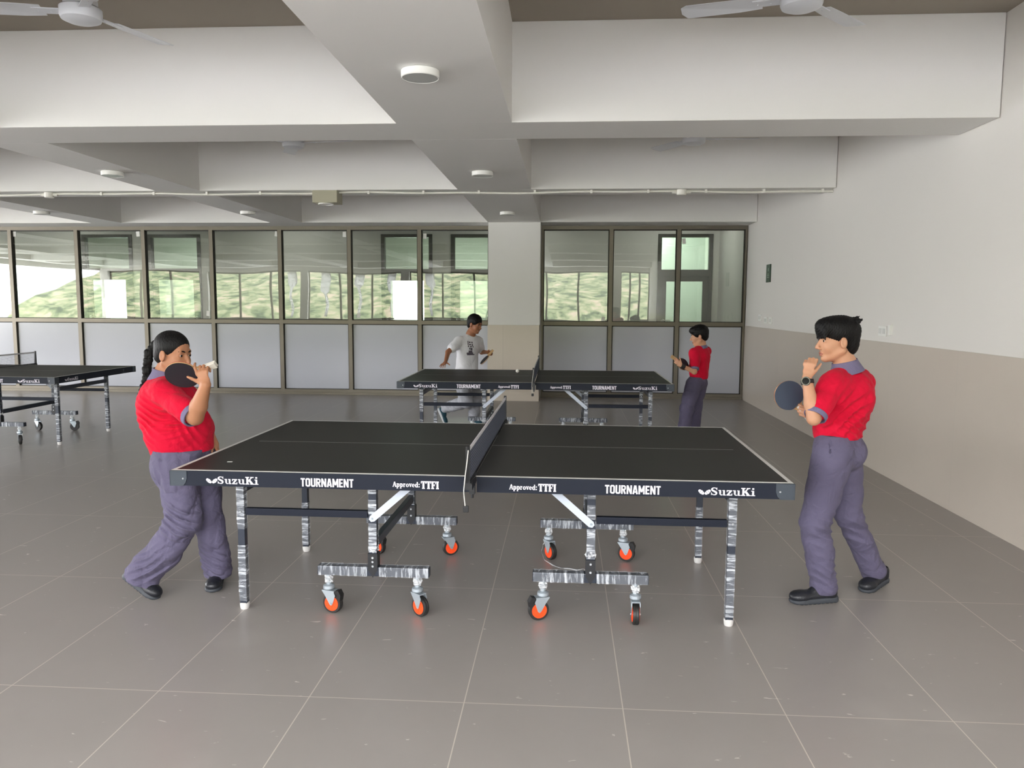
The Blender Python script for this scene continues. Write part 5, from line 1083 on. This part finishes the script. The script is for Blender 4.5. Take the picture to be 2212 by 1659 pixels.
# ================================================================== two younger boys by the background table
def boy_white():
    B = (-1.18, 9.62, 0.0); G = empty('person', B, 0, 'boy in white printed T-shirt leaning on the background table, running pose', 'person'); h = 0.0055
    hd = Head((-1.095, 9.595, 1.262), (0.85, -0.48, -0.22), (0.15, 0, 1), 0.98); f = unit((0.80, -0.6, 0)); lat = np.cross((0, 0, 1), f)
    neck = V3(-1.150, 9.62, 1.135); shR = V3(-1.285, 9.53, 1.055); shL = V3(-1.075, 9.755, 1.04); elR = V3(-1.395, 9.36, 0.93); wrR = V3(-1.395, 9.16, 0.825); elL = V3(-1.04, 9.86, 0.905); wrL = V3(-0.945, 9.64, 0.915)
    hipR = V3(-1.24, 9.57, 0.56); hipL = V3(-1.15, 9.70, 0.56); knR = V3(-1.19, 9.47, 0.32); anR = V3(-1.490, 9.715, 0.200); knL = V3(-1.105, 9.66, 0.32); anL = V3(-1.12, 9.73, 0.07)
    lo, hi = bb([hd.p(-.12, 0, .12), hd.p(.13, 0, 0), wrR, elR, wrL, elL, anR, anL, (-1.45, 9.1, .8), (-0.85, 9.5, 0.9)], 0.11); lo[2] = 0.0
    cl = Clay(lo, hi, h); hd.build(cl, neck, 0.043)
    cl.cap(neck, (-1.19, 9.63, 0.96), 0.046, 0.085, 0.05, lat=lat, fa=1.2, fb=1.35); cl.cap((-1.19, 9.63, 0.96), (-1.20, 9.63, 0.62), 0.085, 0.085, 0.04, lat=lat, fa=1.3)
    cl.chain([neck - V3(0, 0, 0.04), shR, elR, wrR], [0.035, 0.036, 0.031, 0.021], 0.015); cl.chain([neck - V3(0, 0, 0.04), shL, elL, wrL], [0.035, 0.036, 0.031, 0.021], 0.015)
    cl.chain([hipR, knR, anR], [0.07, 0.048, 0.033], 0.02); cl.chain([hipL, knL, anL], [0.07, 0.048, 0.033], 0.02)
    hand(cl, wrR, (-0.25, -0.9, -0.35), (0, 0.25, -1), (1, -0.25, 0), 0.86, curl=(0.05, 0.35, 0.25), spread=0.16, thumb=(0.4, 0.1, 0.2), fk=0.002); hand(cl, wrL, (0.95, -0.4, 0.0), (0, -0.9, -0.5), (0.1, -0.5, 0.9), 0.86, curl=(1.0, 1.3, 1.0), thumb=(0.6, 0.6, 0.3))
    cl.mesh('body', [M_skin3, M_lip], G, B, paint=lambda ce: hd.lips(ce)); hd.extras(G, B)
    s_ = Clay(*bb([shR, shL, elR, elL, neck, (-1.2, 9.6, 0.6)], 0.13), h)
    s_.cap((-1.155, 9.62, 1.09), (-1.185, 9.63, 0.98), 0.055, 0.10, 0.05, lat=lat, fa=1.6, fb=1.4); s_.cap((-1.185, 9.63, 0.98), (-1.205, 9.63, 0.66), 0.102, 0.122, 0.04, lat=lat, fa=1.35, fb=1.25)
    s_.cap(shR, shR + (elR - shR) * 0.62, 0.057, 0.055, 0.03); s_.cap(shL, shL + (elL - shL) * 0.62, 0.056, 0.055, 0.03); s_.cap(neck - V3(0, 0, 0.05), shR, 0.042, 0.053, 0.03); s_.cap(neck - V3(0, 0, 0.05), shL, 0.042, 0.053, 0.03)
    s_.warp(folds(21, 0.009, 22, (1, 1, 0.8))); s_.plane((-1.2, 9.6, 0.60), (0, 0, -1)); sh = s_.mesh('tee_shirt', M_wht, G, B, paint=None)
    # printed shapes on the chest follow the cloth
    deps = bpy.context.evaluated_depsgraph_get()
    m = MB(); c0 = V3(-1.145, 9.54, 0.96) - V3(B)
    from mathutils.bvhtree import BVHTree
    bv = BVHTree.FromPolygons([tuple(v.co) for v in sh.data.vertices], [tuple(p.vertices) for p in sh.data.polygons]); fr = Vector((0.33, -0.94, 0)); rt = Vector((0.94, 0.33, 0))
    rects = [(x, z, w, hh) for x, z, w, hh in ((-.035, .075, .012, .05), (-.012, .082, .02, .018), (.018, .08, .02, .016), (-.008, .055, .03, .014), (.022, .05, .014, .03), (-.03, .035, .016, .02), (.002, .03, .022, .02), (.03, .028, .012, .02), (-.015, .005, .016, .022), (.008, .0, .026, .028), (-.005, -.03, .05, .026), (-.012, -.052, .085, .022), (.0, -.068, .10, .014))]
    for x, z, w, hh in rects:
        nx2, nz2 = max(2, int(w / 0.012)), max(2, int(hh / 0.012)); g = {}; n0 = len(m.v); okk = True
        for i in range(nx2 + 1):
            for j in range(nz2 + 1):
                o_ = Vector(tuple(c0)) + rt * (x + w * (i / nx2 - .5)) + Vector((0, 0, z + hh * (j / nz2 - .5))); hit = bv.ray_cast(o_ + fr * 0.4, -fr)
                if hit[0] is None: okk = False; break
                m.v.append(tuple(hit[0] + fr * 0.0015))
            if not okk: break
        if okk:
            for i in range(nx2):
                for j in range(nz2): a = n0 + i * (nz2 + 1) + j; m.f.append((a, a + nz2 + 1, a + nz2 + 2, a + 1))
        else: m.v = m.v[:n0]
    if m.f: m.build('chest_print', M_print, sh)['kind'] = 'stuff'
    t_ = Clay(*bb([hipR, hipL, knR, knL, anR, anL, (-1.2, 9.6, .7)], 0.12), h); t_.cap((-1.2, 9.63, 0.66), (-1.195, 9.635, 0.58), 0.092, 0.095, 0.03, lat=lat, fa=1.25)
    t_.cap(hipR, knR, 0.088, 0.078, 0.03); t_.cap(knR, anR + (knR - anR) * 0.05, 0.072, 0.056, 0.02); t_.cap(hipL, knL, 0.088, 0.070, 0.03); t_.cap(knL, anL + V3(0, 0, 0.0), 0.068, 0.060, 0.02)
    t_.warp(folds(25, 0.011, 24, (1, 1, 1.2))); t_.plane((-1.2, 9.6, 0.68), (0, 0, 1)); t_.plane((0, 0, 0.028), (0, 0, -1)); t_.mesh('trousers', M_ltr, G, B)
    shoe(G, B, (-1.590, 9.735, 0.185), (-1.495, 9.70, -0.01), 0.95, (1, 0, 0.4), (M_teal, M_wsole), 0.225)
    shoe(G, B, (-1.15, 9.77, 0.002), (-1.02, 9.62, 0.0), 0.95, (0, 0, 1), (M_teal, M_wsole), 0.225)
    R = hd.R; hc = Clay(*bb([hd.c], 0.16), 0.0045); hc.ell(hd.p(-0.018, 0, 0.042), V3(0.098, 0.080, 0.084), R, 0.01); hc.ell(hd.p(-0.06, 0, -0.01), V3(0.045, 0.06, 0.06), R, 0.02); hc.ell(hd.p(0.095, 0, -0.05), V3(0.078, 0.09, 0.088), R, 0.004, 'sub')
    for sg in (1, -1): hc.ell(hd.p(0.0, sg * 0.08, -0.040), V3(0.032, 0.032, 0.05), R, 0.004, 'sub')
    hc.plane(hd.p(0, 0, -0.07), -hd.u); hc.warp(folds(31, 0.003, 90)); hc.mesh('hair', M_hair, G, B)
boy_white()
paddle('table_tennis_paddle', (-0.965, 9.50, 0.832), (0.55, 0.28, 0.66), (0.80, 0.30, -0.5), M_rub_b, M_rub_b, 'dark paddle seen edge-on in the white-shirted boy\'s left fist', M_wood, L_=0.09, r=0.07)
def boy_back():
    B = (1.49, 8.83, 0.0); G = empty('person', B, 0, 'small boy in red shirt with black wristband at the right end of background table', 'person'); h = 0.0055
    hd = Head((1.492, 8.805, 1.172), (-0.96, 0.10, -0.18), (-0.03, 0, 1), 0.95); f = unit((-0.85, 0.5, 0)); lat = np.cross((0, 0, 1), f)
    neck = V3(1.522, 8.82, 1.06); shL = V3(1.435, 8.72, 0.985); shR = V3(1.60, 8.94, 0.985); elL = V3(1.425, 8.63, 0.785); wrL = V3(1.275, 8.60, 0.855); elR = V3(1.50, 9.02, 0.79); wrR = V3(1.315, 8.80, 0.845)
    hipL = V3(1.445, 8.76, 0.64); hipR = V3(1.535, 8.90, 0.64); knL = V3(1.375, 8.75, 0.36); anL = V3(1.345, 8.76, 0.07); knR = V3(1.50, 8.94, 0.34); anR = V3(1.50, 8.99, 0.07)
    lo, hi = bb([hd.p(-.12, 0, .12), hd.p(.13, 0, 0), wrL, elL, wrR, elR, anL, anR, (1.2, 8.6, .9)], 0.11); lo[2] = 0.0
    cl = Clay(lo, hi, h); hd.build(cl, neck, 0.040)
    cl.cap(neck, (1.52, 8.83, 0.92), 0.043, 0.075, 0.05, lat=lat, fa=1.2, fb=1.4); cl.cap((1.52, 8.83, 0.92), (1.50, 8.83, 0.66), 0.075, 0.075, 0.04, lat=lat, fa=1.35)
    cl.chain([neck - V3(0, 0, 0.04), shL, elL, wrL], [0.032, 0.033, 0.029, 0.020], 0.015); cl.chain([neck - V3(0, 0, 0.04), shR, elR, wrR], [0.032, 0.033, 0.029, 0.020], 0.015); cl.chain([hipL, knL, anL], [0.06, 0.043, 0.03], 0.02); cl.chain([hipR, knR, anR], [0.06, 0.043, 0.03], 0.02)
    hand(cl, wrL, (-0.75, 0.1, 0.65), (0.2, 0.9, -0.2), (0.3, -0.1, 0.95), 0.82, curl=(0.5, 0.9, 0.7), thumb=(0.8, 0.1, 0.1)); hand(cl, wrR, (-0.9, -0.45, 0.3), (0.2, -0.9, 0.1), (0, -0.1, 1), 0.82, curl=(0.8, 1.2, 0.9))
    cl.mesh('body', [M_skin2, M_lip], G, B, paint=lambda ce: hd.lips(ce)); hd.extras(G, B)
    s_ = Clay(*bb([shL, shR, elL, elR, neck, (1.5, 8.8, 0.68)], 0.12), h)
    s_.cap((1.522, 8.825, 1.03), (1.522, 8.83, 0.94), 0.05, 0.086, 0.05, lat=lat, fa=1.6, fb=1.42); s_.cap((1.522, 8.83, 0.94), (1.508, 8.83, 0.75), 0.092, 0.094, 0.04, lat=lat, fa=1.38, fb=1.2); s_.cap((1.508, 8.83, 0.75), (1.505, 8.83, 0.70), 0.092, 0.09, 0.02, lat=lat, fa=1.2)
    e1 = shL + (elL - shL) * 0.62; s_.cap(shL + V3(.01, .01, 0), e1, 0.054, 0.052, 0.03); s_.cap(shR, shR + (elR - shR) * 0.62, 0.052, 0.05, 0.03); s_.cap(neck - V3(0, 0, 0.05), shL, 0.04, 0.05, 0.03); s_.cap(neck - V3(0, 0, 0.05), shR, 0.04, 0.05, 0.03)
    s_.warp(folds(41, 0.007, 24)); s_.plane((1.5, 8.8, 0.69), (0, 0, -1)); sh = s_.mesh('shirt', M_red, G, B); dd = unit(elL - shL)
    cu = Clay(*bb([e1, e1 + dd * 0.06], 0.09), 0.004); cu.cap(e1 + dd * 0.03, e1 + dd * 0.062, 0.053, 0.052, 0); cu.plane(e1 + dd * 0.062, dd); cu.plane(e1 + dd * 0.038, -dd); cu.mesh('sleeve_cuff', M_grey, sh, B)
    co = Clay(*bb([neck], 0.13), 0.004); ax_ = unit((-0.25, 0, 1)); co.cap(neck - ax_ * 0.03, neck + ax_ * 0.01, 0.070, 0.054, 0, lat=lat, fa=1.1); co.plane(neck + ax_ * 0.022, ax_); co.plane(neck - ax_ * 0.035, -ax_); co.mesh('collar', M_grey, sh, B)
    t_ = Clay(*bb([hipL, hipR, knL, knR, anL, anR, (1.5, 8.8, .75)], 0.11), h); t_.cap((1.503, 8.83, 0.70), (1.497, 8.83, 0.65), 0.084, 0.088, 0.03, lat=lat, fa=1.25); t_.cap(hipL, knL, 0.084, 0.070, 0.03); t_.cap(knL, anL, 0.070, 0.062, 0.02); t_.cap(hipR, knR, 0.080, 0.066, 0.03); t_.cap(knR, anR, 0.066, 0.060, 0.02)
    t_.warp(folds(45, 0.009, 22, (1, 1, 1.3))); t_.plane((1.5, 8.8, 0.715), (0, 0, 1)); t_.plane((0, 0, 0.035), (0, 0, -1)); t_.mesh('trousers', M_trs, G, B)
    shoe(G, B, (1.41, 8.77, 0.002), (1.21, 8.74, 0.0), 0.9, (0, 0, 1), (M_shoe, M_sole), 0.225); shoe(G, B, (1.56, 9.0, 0.002), (1.38, 8.95, 0.0), 0.9, (0, 0, 1), (M_shoe, M_sole), 0.225)
    wb = unit(wrL - elL); wc = elL + (wrL - elL) * 0.86; wt = Clay(*bb([wc], 0.07), 0.004); wt.cap(wc - wb * 0.03, wc + wb * 0.03, 0.031, 0.029, 0); wt.plane(wc + wb * 0.022, wb); wt.plane(wc - wb * 0.022, -wb); wt.mesh('wristband', M_black, G, B)
    R = hd.R; hc = Clay(*bb([hd.c], 0.16), 0.0045); hc.ell(hd.p(-0.018, 0, 0.042), V3(0.097, 0.079, 0.083), R, 0.01); hc.ell(hd.p(0.04, 0, 0.07), V3(0.06, 0.06, 0.04), R, 0.015); hc.ell(hd.p(-0.06, 0, -0.01), V3(0.045, 0.06, 0.06), R, 0.02); hc.ell(hd.p(0.10, 0, -0.055), V3(0.08, 0.09, 0.088), R, 0.004, 'sub')
    for sg in (1, -1): hc.ell(hd.p(0.0, sg * 0.08, -0.040), V3(0.034, 0.032, 0.05), R, 0.004, 'sub')
    hc.plane(hd.p(0, 0, -0.07), -hd.u); hc.warp(folds(33, 0.003, 90)); hc.mesh('hair', M_hair, G, B)
boy_back()
paddle('table_tennis_paddle', (1.30, 8.66, 0.865), (-0.80, -0.1, 0.55), (0.45, -0.75, 0.5), M_rub_b, M_rub_b, 'black paddle held in front of the small red-shirted boy', M_wood, L_=0.085, r=0.07)
